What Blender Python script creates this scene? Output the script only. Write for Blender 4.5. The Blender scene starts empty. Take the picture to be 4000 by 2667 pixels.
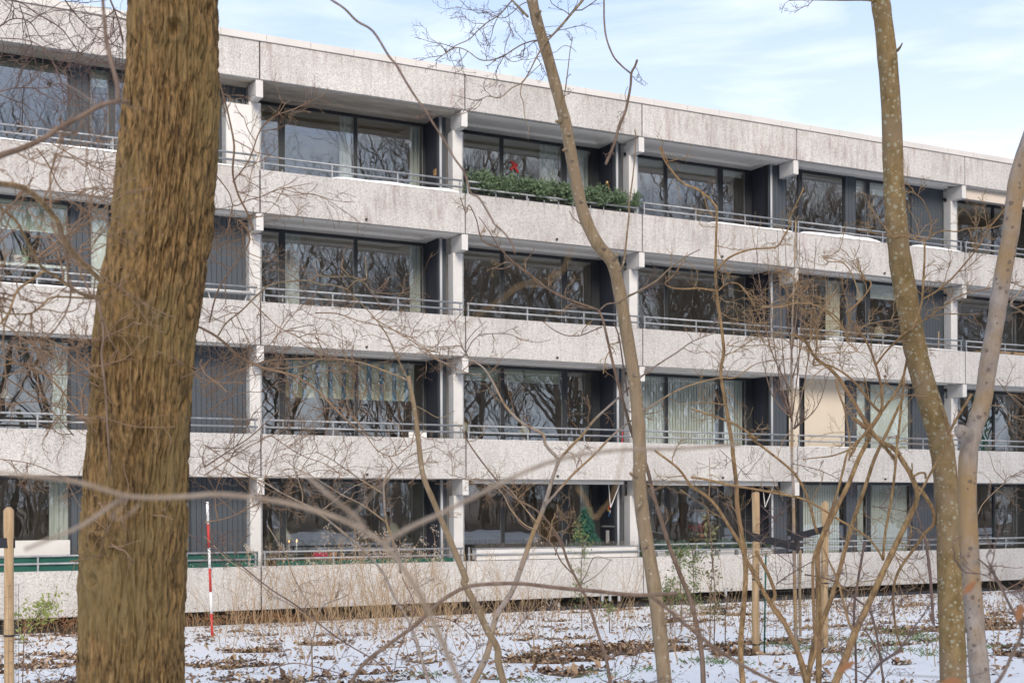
import bpy, math, random
import numpy as np
from mathutils import Vector
random.seed(7); RNG = np.random.default_rng(11)
S = bpy.context.scene; COL = S.collection

# ------------------------------------------------------------------ camera
F_PX = 5134.1; YAW = .47619; ROLL = -.003287; CAM = np.array([-8.0386, -27.1655, 1.2236]); SY = 1982.2
_s, _c = math.sin(YAW), math.cos(YAW)
FW = np.array([_s, _c, 0.]); RT0 = np.array([_c, -_s, 0.]); UP0 = np.array([0, 0, 1.])
RT = RT0*math.cos(ROLL)+UP0*math.sin(ROLL); UP = -RT0*math.sin(ROLL)+UP0*math.cos(ROLL)
cd = bpy.data.cameras.new('camera'); cam = bpy.data.objects.new('camera', cd); COL.objects.link(cam)
cd.sensor_width = 36; cd.lens = F_PX/4000*36; cd.shift_y = (SY-1333.5)/4000
cd.clip_start = .1; cd.clip_end = 2000
cd.dof.use_dof = True; cd.dof.focus_distance = 13; cd.dof.aperture_fstop = 5.6
from mathutils import Matrix
M = Matrix(((RT[0], UP[0], -FW[0], CAM[0]), (RT[1], UP[1], -FW[1], CAM[1]), (RT[2], UP[2], -FW[2], CAM[2]), (0, 0, 0, 1)))
cam.matrix_world = M; S.camera = cam
S.view_settings.view_transform = 'Standard'; S.view_settings.look = 'None'; S.view_settings.gamma = 1
S.view_settings.use_curve_mapping = False; S.view_settings.exposure = .52
S.cycles.use_denoising = True; S.cycles.max_bounces = 8; S.cycles.transparent_max_bounces = 12
S.cycles.caustics_reflective = False; S.cycles.caustics_refractive = False

# ------------------------------------------------------------------ world and sun
SUN_EL, SUN_AZ = math.radians(31), math.radians(194)     # azimuth clockwise from +Y: high behind the viewer, a little to its left
w = bpy.data.worlds.new('World'); S.world = w; w.use_nodes = True
nt = w.node_tree; nt.nodes.clear()
def N(t, typ, **kw):
    n = t.nodes.new(typ)
    for k, v in kw.items():
        if k in ('operation', 'blend_type', 'data_type', 'sky_type', 'sun_disc', 'sun_elevation', 'sun_rotation', 'feature', 'distance', 'air_density', 'dust_density', 'ozone_density', 'altitude', 'noise_dimensions', 'interpolation_type', 'attribute_name', 'wave_type', 'bands_direction', 'clamp'):
            setattr(n, k, v)
        else:
            key = int(k[1:]) if k[0] == 'i' and k[1:].isdigit() else k.replace('_', ' ')
            n.inputs[key].default_value = v
    return n
def L(t, a, b): t.links.new(a, b)
sky = N(nt, 'ShaderNodeTexSky', sky_type='NISHITA', sun_disc=False, sun_elevation=SUN_EL, sun_rotation=SUN_AZ, dust_density=1.5, air_density=1.0, ozone_density=1.5)
tc = N(nt, 'ShaderNodeTexCoord')
sep = N(nt, 'ShaderNodeSeparateXYZ'); L(nt, tc.outputs['Generated'], sep.inputs[0])
mp = N(nt, 'ShaderNodeMapping'); mp.inputs['Scale'].default_value = (3.0, 3.0, 16); mp.inputs['Rotation'].default_value = (.0, .10, 0.3)
mp.inputs['Location'].default_value = (.35, .2, .5)
L(nt, tc.outputs['Generated'], mp.inputs[0])
nz = N(nt, 'ShaderNodeTexNoise', Scale=1.3, Detail=7, Roughness=.55, Distortion=.35); L(nt, mp.outputs[0], nz.inputs['Vector'])
r1 = N(nt, 'ShaderNodeMapRange', i1=.50, i2=.74); L(nt, nz.outputs[0], r1.inputs[0])      # wisps
r2 = N(nt, 'ShaderNodeMapRange', i1=.37, i2=.20, i3=.03, i4=.70, interpolation_type='SMOOTHSTEP'); L(nt, sep.outputs[2], r2.inputs[0])
nz2 = N(nt, 'ShaderNodeTexNoise', Scale=.8, Detail=4); L(nt, mp.outputs[0], nz2.inputs['Vector'])
r3 = N(nt, 'ShaderNodeMapRange', i1=.3, i2=.7, i3=.55, i4=1.15); L(nt, nz2.outputs[0], r3.inputs[0])
m1 = N(nt, 'ShaderNodeMath', operation='MULTIPLY'); L(nt, r2.outputs[0], m1.inputs[0]); L(nt, r3.outputs[0], m1.inputs[1])
m2 = N(nt, 'ShaderNodeMath', operation='MULTIPLY', i1=.80); L(nt, r1.outputs[0], m2.inputs[0])
m3 = N(nt, 'ShaderNodeMath', operation='ADD'); m3.use_clamp = True; L(nt, m1.outputs[0], m3.inputs[0]); L(nt, m2.outputs[0], m3.inputs[1])
mix = N(nt, 'ShaderNodeMix', data_type='RGBA'); L(nt, m3.outputs[0], mix.inputs[0])
bl = N(nt, 'ShaderNodeMix', data_type='RGBA', i0=.74); L(nt, sky.outputs[0], bl.inputs[6]); bl.inputs[7].default_value = (5.3, 6.7, 9.6, 1)   # thin veil of high cloud
L(nt, bl.outputs[2], mix.inputs[6]); mix.inputs[7].default_value = (7.9, 8.4, 9.2, 1)
bg = N(nt, 'ShaderNodeBackground', Strength=.10); L(nt, mix.outputs[2], bg.inputs[0])
wo = N(nt, 'ShaderNodeOutputWorld'); L(nt, bg.outputs[0], wo.inputs[0])
sd = bpy.data.lights.new('sun', 'SUN'); sd.energy = 2.5; sd.angle = math.radians(28); sd.color = (1, .865, .70)
sun = bpy.data.objects.new('sun', sd); COL.objects.link(sun)
sdir = Vector((math.sin(SUN_AZ)*math.cos(SUN_EL), math.cos(SUN_AZ)*math.cos(SUN_EL), math.sin(SUN_EL)))
sun.rotation_euler = sdir.to_track_quat('Z', 'Y').to_euler()

# ------------------------------------------------------------------ pixel helpers (4000 x 2667 photograph -> metres)
def ray(x, y): return FW+RT*(x-2000)/F_PX+UP*(SY-y)/F_PX
def atD(x, y, D): return CAM+ray(x, y)*D
def atY(x, y, Y):
    d = ray(x, y); return CAM+d*(Y-CAM[1])/d[1]

# ------------------------------------------------------------------ noise in numpy
def _h(ix, iy, seed):
    n = (ix*374761393+iy*668265263+seed*974711) & 0x7fffffff
    n = ((n ^ (n >> 13))*1274126177) & 0x7fffffff
    return ((n ^ (n >> 16)) & 0xffff)/65535.
def vnoise(x, y, seed=0):
    x = np.asarray(x, float); y = np.asarray(y, float)
    ix = np.floor(x).astype(np.int64); iy = np.floor(y).astype(np.int64)
    fx = x-ix; fy = y-iy; fx = fx*fx*(3-2*fx); fy = fy*fy*(3-2*fy)
    a = _h(ix, iy, seed); b = _h(ix+1, iy, seed); c = _h(ix, iy+1, seed); d = _h(ix+1, iy+1, seed)
    return (a*(1-fx)+b*fx)*(1-fy)+(c*(1-fx)+d*fx)*fy
def fbm(x, y, o=4, seed=0):
    r = 0; a = .5; t = 0
    for k in range(o):
        r = r+a*vnoise(x*2**k+k*17.3, y*2**k-k*9.1, seed+k); t += a; a *= .5
    return r/t

# ------------------------------------------------------------------ object helpers
def tag(o, label=None, cat=None, group=None, kind=None):
    if label: o['label'] = label
    if cat: o['category'] = cat
    if group: o['group'] = group
    if kind: o['kind'] = kind
    return o
def empty(name, loc=(0, 0, 0), label=None, cat=None, group=None):
    o = bpy.data.objects.new(name, None); COL.objects.link(o); o.location = loc; o.empty_display_size = .2
    return tag(o, label, cat, group)
def link(name, me, parent=None, loc=(0, 0, 0)):
    o = bpy.data.objects.new(name, me); COL.objects.link(o)
    if parent is not None: o.parent = parent
    o.location = loc
    return o
def mesh(name, V, Fc, mat=None, smooth=False):
    me = bpy.data.meshes.new(name); me.from_pydata([tuple(map(float, v)) for v in V], [], [tuple(map(int, f)) for f in Fc]); me.update()
    if mat: me.materials.append(mat)
    if smooth: me.polygons.foreach_set('use_smooth', [True]*len(me.polygons))
    return me
class MB:
    def __init__(s): s.V = []; s.F = []; s.U = None
    def add(s, V, Fc):
        n = len(s.V); s.V += [tuple(v) for v in V]; s.F += [tuple(i+n for i in f) for f in Fc]; return s
    def box(s, x0, x1, y0, y1, z0, z1, b=0):
        if b <= 0 or min(x1-x0, y1-y0, z1-z0) < 2.2*b:
            V = [(x, y, z) for z in (z0, z1) for y in (y0, y1) for x in (x0, x1)]
            return s.add(V, [(0, 2, 3, 1), (4, 5, 7, 6), (0, 1, 5, 4), (2, 6, 7, 3), (0, 4, 6, 2), (1, 3, 7, 5)])
        V = []
        for z, sz in ((z0, 1), (z1, -1)):
            for y, sy in ((y0, 1), (y1, -1)):
                for x, sx in ((x0, 1), (x1, -1)):
                    V += [(x, y+sy*b, z+sz*b), (x+sx*b, y, z+sz*b), (x+sx*b, y+sy*b, z)]
        # 8 corners x 3 verts; index c = x + 2y + 4z
        i = lambda c, k: c*3+k
        Fc = []
        Fc.append((i(0, 0), i(4, 0), i(6, 0), i(2, 0))); Fc.append((i(1, 0), i(3, 0), i(7, 0), i(5, 0)))
        Fc.append((i(0, 1), i(1, 1), i(5, 1), i(4, 1))); Fc.append((i(2, 1), i(6, 1), i(7, 1), i(3, 1)))
        Fc.append((i(0, 2), i(2, 2), i(3, 2), i(1, 2))); Fc.append((i(4, 2), i(5, 2), i(7, 2), i(6, 2)))
        for c in (0, 1, 2, 3): Fc.append((i(c, 0), i(c, 1), i(c+4, 1), i(c+4, 0)) if c in (1, 2) else (i(c, 1), i(c, 0), i(c+4, 0), i(c+4, 1)))
        for c in (0, 1, 4, 5): Fc.append((i(c, 0), i(c, 2), i(c+2, 2), i(c+2, 0)))
        for c in (0, 2, 4, 6): Fc.append((i(c, 1), i(c, 2), i(c+1, 2), i(c+1, 1)))
        for c in range(8): Fc.append((i(c, 0), i(c, 1), i(c, 2)))
        return s.add(V, Fc)
    def tube(s, P, R, k=6, cap=True):
        P = np.asarray(P, float); R = np.asarray(R, float)*np.ones(len(P)); n = len(P)
        T = np.gradient(P, axis=0); T /= np.linalg.norm(T, axis=1)[:, None]+1e-12
        a = np.array([0, 0, 1.]) if abs(T[0][2]) < .9 else np.array([1., 0, 0])
        u = np.cross(T[0], a); u /= np.linalg.norm(u)
        V = []
        ang = np.arange(k)*2*np.pi/k; ca, sa = np.cos(ang)[:, None], np.sin(ang)[:, None]
        for i in range(n):
            u = u-T[i]*(u@T[i]); u /= np.linalg.norm(u)+1e-12; v = np.cross(T[i], u)
            V += list(P[i]+R[i]*(ca*u+sa*v))
        Fc = [(i*k+j, i*k+(j+1) % k, (i+1)*k+(j+1) % k, (i+1)*k+j) for i in range(n-1) for j in range(k)]
        if cap: Fc += [tuple(range(k))[::-1], tuple((n-1)*k+j for j in range(k))]
        return s.add(V, Fc)
    def cyl(s, p, q, r, k=8): return s.tube([p, q], [r, r], k)
    def lathe(s, prof, c, k=14):
        V = []; n = len(prof)
        for r, z in prof:
            V += [(c[0]+r*math.cos(2*math.pi*j/k), c[1]+r*math.sin(2*math.pi*j/k), c[2]+z) for j in range(k)]
        Fc = [(i*k+j, i*k+(j+1) % k, (i+1)*k+(j+1) % k, (i+1)*k+j) for i in range(n-1) for j in range(k)]
        Fc += [tuple(range(k))[::-1], tuple((n-1)*k+j for j in range(k))]
        return s.add(V, Fc)
    def build(s, name, mat, parent=None, smooth=False, loc=None, **kw):
        me = mesh(name, s.V, s.F, mat, smooth)
        if smooth and kw.pop('auto', False):
            pass
        o = link(name, me, parent)
        if loc is not None: o.location = loc
        if kw: tag(o, **kw)
        return o
def crom(P, sub=4):
    P = np.asarray(P, float)
    if len(P) < 3: return np.array([P[0]+(P[-1]-P[0])*t for t in np.linspace(0, 1, sub+1)])
    Q = np.vstack([2*P[0]-P[1], P, 2*P[-1]-P[-2]]); out = []
    for i in range(len(P)-1):
        a, b, c, d = Q[i:i+4]
        for t in np.arange(sub)/sub:
            out.append(.5*(2*b+(c-a)*t+(2*a-5*b+4*c-d)*t*t+(3*b-a-3*c+d)*t**3))
    out.append(P[-1]); return np.array(out)

# ------------------------------------------------------------------ materials
def mat(name, col, rough=.7, var=None, scale=8, stretch=(1, 1, 1), bump=0, bscale=None, metal=0, spec=.5, detail=6, trans=0, coord='Object'):
    m = bpy.data.materials.new(name); m.use_nodes = True; t = m.node_tree; b = t.nodes['Principled BSDF']
    b.inputs['Base Color'].default_value = (*col, 1); b.inputs['Roughness'].default_value = rough; b.inputs['Metallic'].default_value = metal
    b.inputs['Specular IOR Level'].default_value = spec
    if var or bump:
        tc = N(t, 'ShaderNodeTexCoord'); mp = N(t, 'ShaderNodeMapping'); mp.inputs['Scale'].default_value = stretch
        L(t, tc.outputs[coord], mp.inputs[0])
    if var:
        nz = N(t, 'ShaderNodeTexNoise', Scale=scale, Detail=detail, Roughness=.6); L(t, mp.outputs[0], nz.inputs['Vector'])
        cr = t.nodes.new('ShaderNodeValToRGB'); e = cr.color_ramp.elements; e[0].position = .34; e[0].color = (*col, 1); e[1].position = .66; e[1].color = (*var, 1)
        L(t, nz.outputs[0], cr.inputs[0]); L(t, cr.outputs[0], b.inputs['Base Color'])
    if bump:
        n2 = N(t, 'ShaderNodeTexNoise', Scale=bscale or scale*3, Detail=6, Roughness=.65); L(t, mp.outputs[0], n2.inputs['Vector'])
        bp = N(t, 'ShaderNodeBump', Strength=1, Distance=bump); L(t, n2.outputs[0], bp.inputs['Height']); L(t, bp.outputs[0], b.inputs['Normal'])
    if trans:
        b.inputs['Transmission Weight'].default_value = 0
        tr = N(t, 'ShaderNodeBsdfTranslucent'); tr.inputs[0].default_value = (*col, 1); mx = N(t, 'ShaderNodeMixShader', i0=trans)
        L(t, b.outputs[0], mx.inputs[1]); L(t, tr.outputs[0], mx.inputs[2]); L(t, mx.outputs[0], t.nodes['Material Output'].inputs[0])
    return m

def concrete(name):
    m = bpy.data.materials.new(name); m.use_nodes = True; t = m.node_tree; b = t.nodes['Principled BSDF']; b.inputs['Roughness'].default_value = .92
    b.inputs['Specular IOR Level'].default_value = .2
    g = N(t, 'ShaderNodeNewGeometry')
    vo = N(t, 'ShaderNodeTexVoronoi', Scale=62, Randomness=1); L(t, g.outputs['Position'], vo.inputs['Vector'])
    sp = N(t, 'ShaderNodeSeparateColor'); L(t, vo.outputs['Color'], sp.inputs[0])
    cr = t.nodes.new('ShaderNodeValToRGB'); cr.color_ramp.interpolation = 'LINEAR'
    e = cr.color_ramp.elements; e[0].position = 0; e[0].color = (.33, .31, .295, 1); e[1].position = 1; e[1].color = (.71, .69, .665, 1)
    for p, c in ((.12, (.47, .455, .44, 1)), (.35, (.545, .53, .512, 1)), (.75, (.605, .59, .572, 1))):
        q = e.new(p); q.color = c
    L(t, sp.outputs[0], cr.inputs[0])
    nf = N(t, 'ShaderNodeTexNoise', Scale=26, Detail=5, Roughness=.75); L(t, g.outputs['Position'], nf.inputs['Vector'])
    rf = N(t, 'ShaderNodeMapRange', i1=.34, i2=.66, i3=.93, i4=1.06); L(t, nf.outputs[0], rf.inputs[0])
    # rust-pink weather stains: upright runs inside broad patches
    mp = N(t, 'ShaderNodeMapping'); mp.inputs['Scale'].default_value = (7, 7, 1.1); L(t, g.outputs['Position'], mp.inputs[0])
    n1 = N(t, 'ShaderNodeTexNoise', Scale=1.0, Detail=6, Roughness=.7); L(t, mp.outputs[0], n1.inputs['Vector'])
    n2 = N(t, 'ShaderNodeTexNoise', Scale=.9, Detail=3); L(t, g.outputs['Position'], n2.inputs['Vector'])
    a = N(t, 'ShaderNodeMapRange', i1=.44, i2=.64); L(t, n1.outputs[0], a.inputs[0])
    bb = N(t, 'ShaderNodeMapRange', i1=.42, i2=.60); L(t, n2.outputs[0], bb.inputs[0])
    sz = N(t, 'ShaderNodeSeparateXYZ'); L(t, g.outputs['Position'], sz.inputs[0])
    hz = N(t, 'ShaderNodeMapRange', i1=4, i2=8.5, i3=.25, i4=1); L(t, sz.outputs[2], hz.inputs[0])
    mu = N(t, 'ShaderNodeMath', operation='MULTIPLY'); L(t, a.outputs[0], mu.inputs[0]); L(t, bb.outputs[0], mu.inputs[1])
    mu1 = N(t, 'ShaderNodeMath', operation='MULTIPLY'); L(t, mu.outputs[0], mu1.inputs[0]); L(t, hz.outputs[0], mu1.inputs[1])
    mu2 = N(t, 'ShaderNodeMath', operation='MULTIPLY', i1=.68); L(t, mu1.outputs[0], mu2.inputs[0])
    x1 = N(t, 'ShaderNodeMix', data_type='RGBA', blend_type='MULTIPLY', i0=1); L(t, cr.outputs[0], x1.inputs[6]); L(t, rf.outputs[0], x1.inputs[7])
    x2 = N(t, 'ShaderNodeMix', data_type='RGBA'); L(t, mu2.outputs[0], x2.inputs[0]); L(t, x1.outputs[2], x2.inputs[6]); x2.inputs[7].default_value = (.30, .215, .20, 1)
    # faint broad greying
    n3 = N(t, 'ShaderNodeTexNoise', Scale=.55, Detail=5, Roughness=.6); L(t, g.outputs['Position'], n3.inputs['Vector'])
    r3 = N(t, 'ShaderNodeMapRange', i1=.3, i2=.7, i3=.86, i4=1.05); L(t, n3.outputs[0], r3.inputs[0])
    x3 = N(t, 'ShaderNodeMix', data_type='RGBA', blend_type='MULTIPLY', i0=1); L(t, x2.outputs[2], x3.inputs[6]); L(t, r3.outputs[0], x3.inputs[7])
    oi = N(t, 'ShaderNodeObjectInfo'); ro = N(t, 'ShaderNodeMapRange', i3=.93, i4=1.04); L(t, oi.outputs['Random'], ro.inputs[0])
    x4 = N(t, 'ShaderNodeMix', data_type='RGBA', blend_type='MULTIPLY', i0=1); L(t, x3.outputs[2], x4.inputs[6]); L(t, ro.outputs[0], x4.inputs[7])
    mg = N(t, 'ShaderNodeMapping'); mg.inputs['Scale'].default_value = (11, 11, .7); L(t, g.outputs['Position'], mg.inputs[0])
    ng = N(t, 'ShaderNodeTexNoise', Scale=1, Detail=5, Roughness=.7); L(t, mg.outputs[0], ng.inputs['Vector'])
    rg_ = N(t, 'ShaderNodeMapRange', i1=.50, i2=.72, i3=1.0, i4=.80); L(t, ng.outputs[0], rg_.inputs[0])
    x5 = N(t, 'ShaderNodeMix', data_type='RGBA', blend_type='MULTIPLY', i0=1); L(t, x4.outputs[2], x5.inputs[6]); L(t, rg_.outputs[0], x5.inputs[7])
    L(t, x5.outputs[2], b.inputs['Base Color'])
    bp = N(t, 'ShaderNodeBump', Strength=.9, Distance=.007); L(t, vo.outputs['Distance'], bp.inputs['Height']); L(t, bp.outputs[0], b.inputs['Normal'])
    return m
def glass(name='window_glass'):
    m = bpy.data.materials.new(name); m.use_nodes = True; t = m.node_tree; t.nodes.remove(t.nodes['Principled BSDF'])
    g = N(t, 'ShaderNodeNewGeometry')
    nz = N(t, 'ShaderNodeTexNoise', Scale=1.1, Detail=2); L(t, g.outputs['Position'], nz.inputs['Vector'])
    bp = N(t, 'ShaderNodeBump', Strength=1, Distance=.0019); L(t, nz.outputs[0], bp.inputs['Height'])
    gl = N(t, 'ShaderNodeBsdfGlossy', Roughness=0.0); gl.inputs[0].default_value = (.93, .97, 1, 1); oi = N(t, 'ShaderNodeObjectInfo'); wn = N(t, 'ShaderNodeTexWhiteNoise', noise_dimensions='1D'); L(t, oi.outputs['Random'], wn.inputs['W'])
    v1 = t.nodes.new('ShaderNodeVectorMath'); v1.operation = 'SUBTRACT'; L(t, wn.outputs['Color'], v1.inputs[0]); v1.inputs[1].default_value = (.5, .5, .5)
    v2 = t.nodes.new('ShaderNodeVectorMath'); v2.operation = 'MULTIPLY'; L(t, v1.outputs[0], v2.inputs[0]); v2.inputs[1].default_value = (.030, 0, .022)      # every pane hangs a hair out of true
    v3 = t.nodes.new('ShaderNodeVectorMath'); v3.operation = 'ADD'; L(t, v2.outputs[0], v3.inputs[0]); L(t, bp.outputs[0], v3.inputs[1]); v4 = t.nodes.new('ShaderNodeVectorMath'); v4.operation = 'NORMALIZE'; L(t, v3.outputs[0], v4.inputs[0]); L(t, v4.outputs[0], gl.inputs['Normal'])
    tr = N(t, 'ShaderNodeBsdfTransparent'); tr.inputs[0].default_value = (.95, .975, .96, 1)
    fr = N(t, 'ShaderNodeFresnel', IOR=1.5); ad = N(t, 'ShaderNodeMath', operation='MULTIPLY_ADD', i1=1.6, i2=.17); ad.use_clamp = True; L(t, fr.outputs[0], ad.inputs[0])
    fo = N(t, 'ShaderNodeMath', operation='SUBTRACT', i0=1.); L(t, g.outputs['Backfacing'], fo.inputs[1])
    fm = N(t, 'ShaderNodeMath', operation='MULTIPLY'); L(t, ad.outputs[0], fm.inputs[0]); L(t, fo.outputs[0], fm.inputs[1])
    mx = N(t, 'ShaderNodeMixShader'); L(t, fm.outputs[0], mx.inputs[0]); L(t, tr.outputs[0], mx.inputs[1]); L(t, gl.outputs[0], mx.inputs[2])
    L(t, mx.outputs[0], t.nodes['Material Output'].inputs[0]); return m
def bark(name, c0, c1, c2=None, spots=None, sc=14, bump=.01, stretch=(1, 1, .25), moss=None):
    m = bpy.data.materials.new(name); m.use_nodes = True; t = m.node_tree; b = t.nodes['Principled BSDF']; b.inputs['Roughness'].default_value = .85; b.inputs['Specular IOR Level'].default_value = .25
    g = N(t, 'ShaderNodeNewGeometry'); mp = N(t, 'ShaderNodeMapping'); mp.inputs['Scale'].default_value = stretch; L(t, g.outputs['Position'], mp.inputs[0])
    nz = N(t, 'ShaderNodeTexNoise', Scale=sc, Detail=8, Roughness=.68); L(t, mp.outputs[0], nz.inputs['Vector'])
    cr = t.nodes.new('ShaderNodeValToRGB'); e = cr.color_ramp.elements; e[0].position = .36; e[0].color = (*c0, 1); e[1].position = .64; e[1].color = (*c1, 1)
    L(t, nz.outputs[0], cr.inputs[0]); out = cr.outputs[0]
    if c2:
        n2 = N(t, 'ShaderNodeTexNoise', Scale=2.2, Detail=5, Roughness=.6); L(t, g.outputs['Position'], n2.inputs['Vector'])
        r = N(t, 'ShaderNodeMapRange', i1=.46, i2=.62, i4=.8); L(t, n2.outputs[0], r.inputs[0])
        x = N(t, 'ShaderNodeMix', data_type='RGBA'); L(t, r.outputs[0], x.inputs[0]); L(t, out, x.inputs[6]); x.inputs[7].default_value = (*c2, 1); out = x.outputs[2]
    if spots:
        vo = N(t, 'ShaderNodeTexVoronoi', Scale=spots[1], Randomness=1); 
        ds = N(t, 'ShaderNodeTexNoise', Scale=spots[1]*1.3, Detail=3); L(t, g.outputs['Position'], ds.inputs['Vector'])
        av = N(t, 'ShaderNodeMix', data_type='RGBA', blend_type='LINEAR_LIGHT', i0=.012); L(t, g.outputs['Position'], av.inputs[6]); L(t, ds.outputs['Color'], av.inputs[7])
        L(t, av.outputs[2], vo.inputs['Vector'])
        sp = N(t, 'ShaderNodeSeparateColor'); L(t, vo.outputs['Color'], sp.inputs[0])
        th = N(t, 'ShaderNodeMath', operation='MULTIPLY_ADD', i1=spots[2], i2=-spots[2]*.36); L(t, sp.outputs[0], th.inputs[0])
        ls = N(t, 'ShaderNodeMath', operation='LESS_THAN'); L(t, vo.outputs['Distance'], ls.inputs[0]); L(t, th.outputs[0], ls.inputs[1])
        ml = N(t, 'ShaderNodeMath', operation='MULTIPLY', i1=.75); L(t, ls.outputs[0], ml.inputs[0])
        x = N(t, 'ShaderNodeMix', data_type='RGBA'); L(t, ml.outputs[0], x.inputs[0]); L(t, out, x.inputs[6]); x.inputs[7].default_value = (*spots[0], 1); out = x.outputs[2]
    L(t, out, b.inputs['Base Color'])
    bp = N(t, 'ShaderNodeBump', Strength=1, Distance=bump); L(t, nz.outputs[0], bp.inputs['Height']); L(t, bp.outputs[0], b.inputs['Normal'])
    return m

MC = concrete('exposed_aggregate_concrete')
M_WHITE = mat('white_painted_concrete', (.56, .55, .535), .75, (.63, .62, .605), 3, bump=.003, bscale=30)
M_SOF = mat('soffit_white_brightened', (.86, .83, .78), .8, (.90, .87, .82), 3, bump=.003, bscale=30)  # same white paint, lightened so the undersides look lit by bounce
M_RAWSOF = mat('weathered_raw_concrete', (.40, .355, .29), .9, (.60, .55, .48), 1.6, (1, 4, 1), .003, 40)
M_COPE = mat('white_metal_coping', (.56, .54, .515), .55, (.62, .60, .575), 1.2)
M_FRAME = mat('anthracite_window_frame', (.030, .034, .040), .45)
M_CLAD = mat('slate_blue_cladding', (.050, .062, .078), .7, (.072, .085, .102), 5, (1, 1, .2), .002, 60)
M_CLAD2 = mat('slate_cladding_shaded', (.018, .022, .034), .7, (.028, .033, .048), 5, (1, 1, .2))  # same slate cladding, darkened to hold the shade of the loggia side walls
M_GALV = mat('galvanised_steel', (.26, .275, .29), .55, (.38, .395, .41), 9, metal=.4)
M_PIPE = mat('grey_downpipe', (.42, .44, .47), .5)
M_GLASS = glass()
M_ROOM = mat('room_wall_paint', (.46, .43, .39), .9)
M_FLOOR = mat('room_floor_wood', (.16, .10, .06), .5)
M_SNOWP = mat('settled_snow', (.82, .82, .81), .6, bump=.01, bscale=12)
M_ROOF = mat('roof_felt', (.08, .08, .085), .95)
M_DARK = mat('dark_basement_wall', (.035, .030, .026), .95, (.075, .062, .050), 3, bump=.01, bscale=8)
M_BLACK = mat('black_rubber', (.012, .012, .016), .6)
M_CURT = mat('sheer_white_curtain', (.72, .74, .72), .9, trans=.35)
M_CURTG = mat('green_curtain', (.02, .10, .05), .9, trans=.2)
M_BEIGE = mat('beige_roller_blind', (.60, .53, .43), .9, (.63, .56, .46), 2)
M_WBLIND = mat('white_blind', (.80, .82, .80), .8)
M_GBLIND = mat('pale_green_woven_blind', (.36, .40, .32), .9, (.46, .49, .40), 40, (.2, .2, 3))
M_WPLAST = mat('white_plastic', (.78, .78, .77), .45)
M_CREAM = mat('cream_white_panel', (.62, .61, .59), .55, (.68, .67, .65), 2.5)
M_RED = mat('red_paint', (.50, .035, .03), .6)
M_WOODL = mat('peeled_softwood', (.36, .235, .12), .8, (.54, .38, .22), 6, (5, 5, .4), .006, 30)
M_TERRA = mat('terracotta', (.40, .20, .12), .8)
M_GREENC = mat('dark_green_canvas', (.012, .085, .065), .85)
M_LAMP = mat('lamp_shade_cloth', (.75, .70, .58), .9, trans=.3)
M_FIR = mat('fir_needles', (.12, .19, .10), .7, (.25, .33, .20), 9)
M_FIRB = mat('blue_green_fir_needles', (.04, .14, .10), .6, (.09, .24, .18), 12)
M_HOLLY = mat('holly_leaf', (.10, .15, .045), .45, (.24, .28, .09), 14, trans=.15)
M_GRASS = mat('green_grass', (.07, .13, .035), .8, (.16, .22, .07), 10)
M_DRY = mat('dry_weed_stalk', (.26, .17, .09), .9, (.42, .30, .18), 9)
M_SEED = mat('pale_seed_head', (.62, .54, .45), .95, trans=.3)
M_BARKBIG = bark('ridged_brown_bark', (.026, .015, .006), (.34, .215, .092), (.215, .155, .068), sc=34, bump=.012, stretch=(1.6, 1.6, .35))
M_BARKMID = bark('smooth_tan_bark', (.20, .145, .085), (.33, .25, .16), (.27, .20, .13), ((.42, .37, .29), 30, .5), 26, .009)
M_BARKLICH = bark('olive_bark_with_lichen', (.17, .115, .045), (.30, .21, .10), (.26, .19, .12), ((.37, .35, .25), 38, .85), 16, .009, (1, 1, .6))
M_BARKGREY = bark('grey_mottled_bark', (.24, .195, .16), (.38, .32, .27), (.34, .215, .09), ((.13, .10, .085), 26, .6), 18, .009, (1, 1, .5))
M_BARKSHRUB = bark('ochre_shrub_bark', (.15, .09, .042), (.44, .295, .145), (.28, .175, .095), None, 34, .005, (1, 1, .4))
M_BARKDK = bark('dull_brown_bark', (.13, .085, .06), (.25, .18, .135), None, None, 30, .003)
M_BARKPALE = bark('pale_soft_bark', (.27, .21, .155), (.42, .34, .27), None, None, 20, .003)
M_TWIG = mat('brown_twig', (.18, .11, .062), .8, (.31, .20, .12), 6)
M_TWIGY = mat('ochre_twig', (.26, .165, .085), .8, (.38, .26, .14), 6)
M_TWIGP = mat('purple_brown_twig', (.11, .07, .058), .8, (.20, .13, .10), 6)

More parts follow.
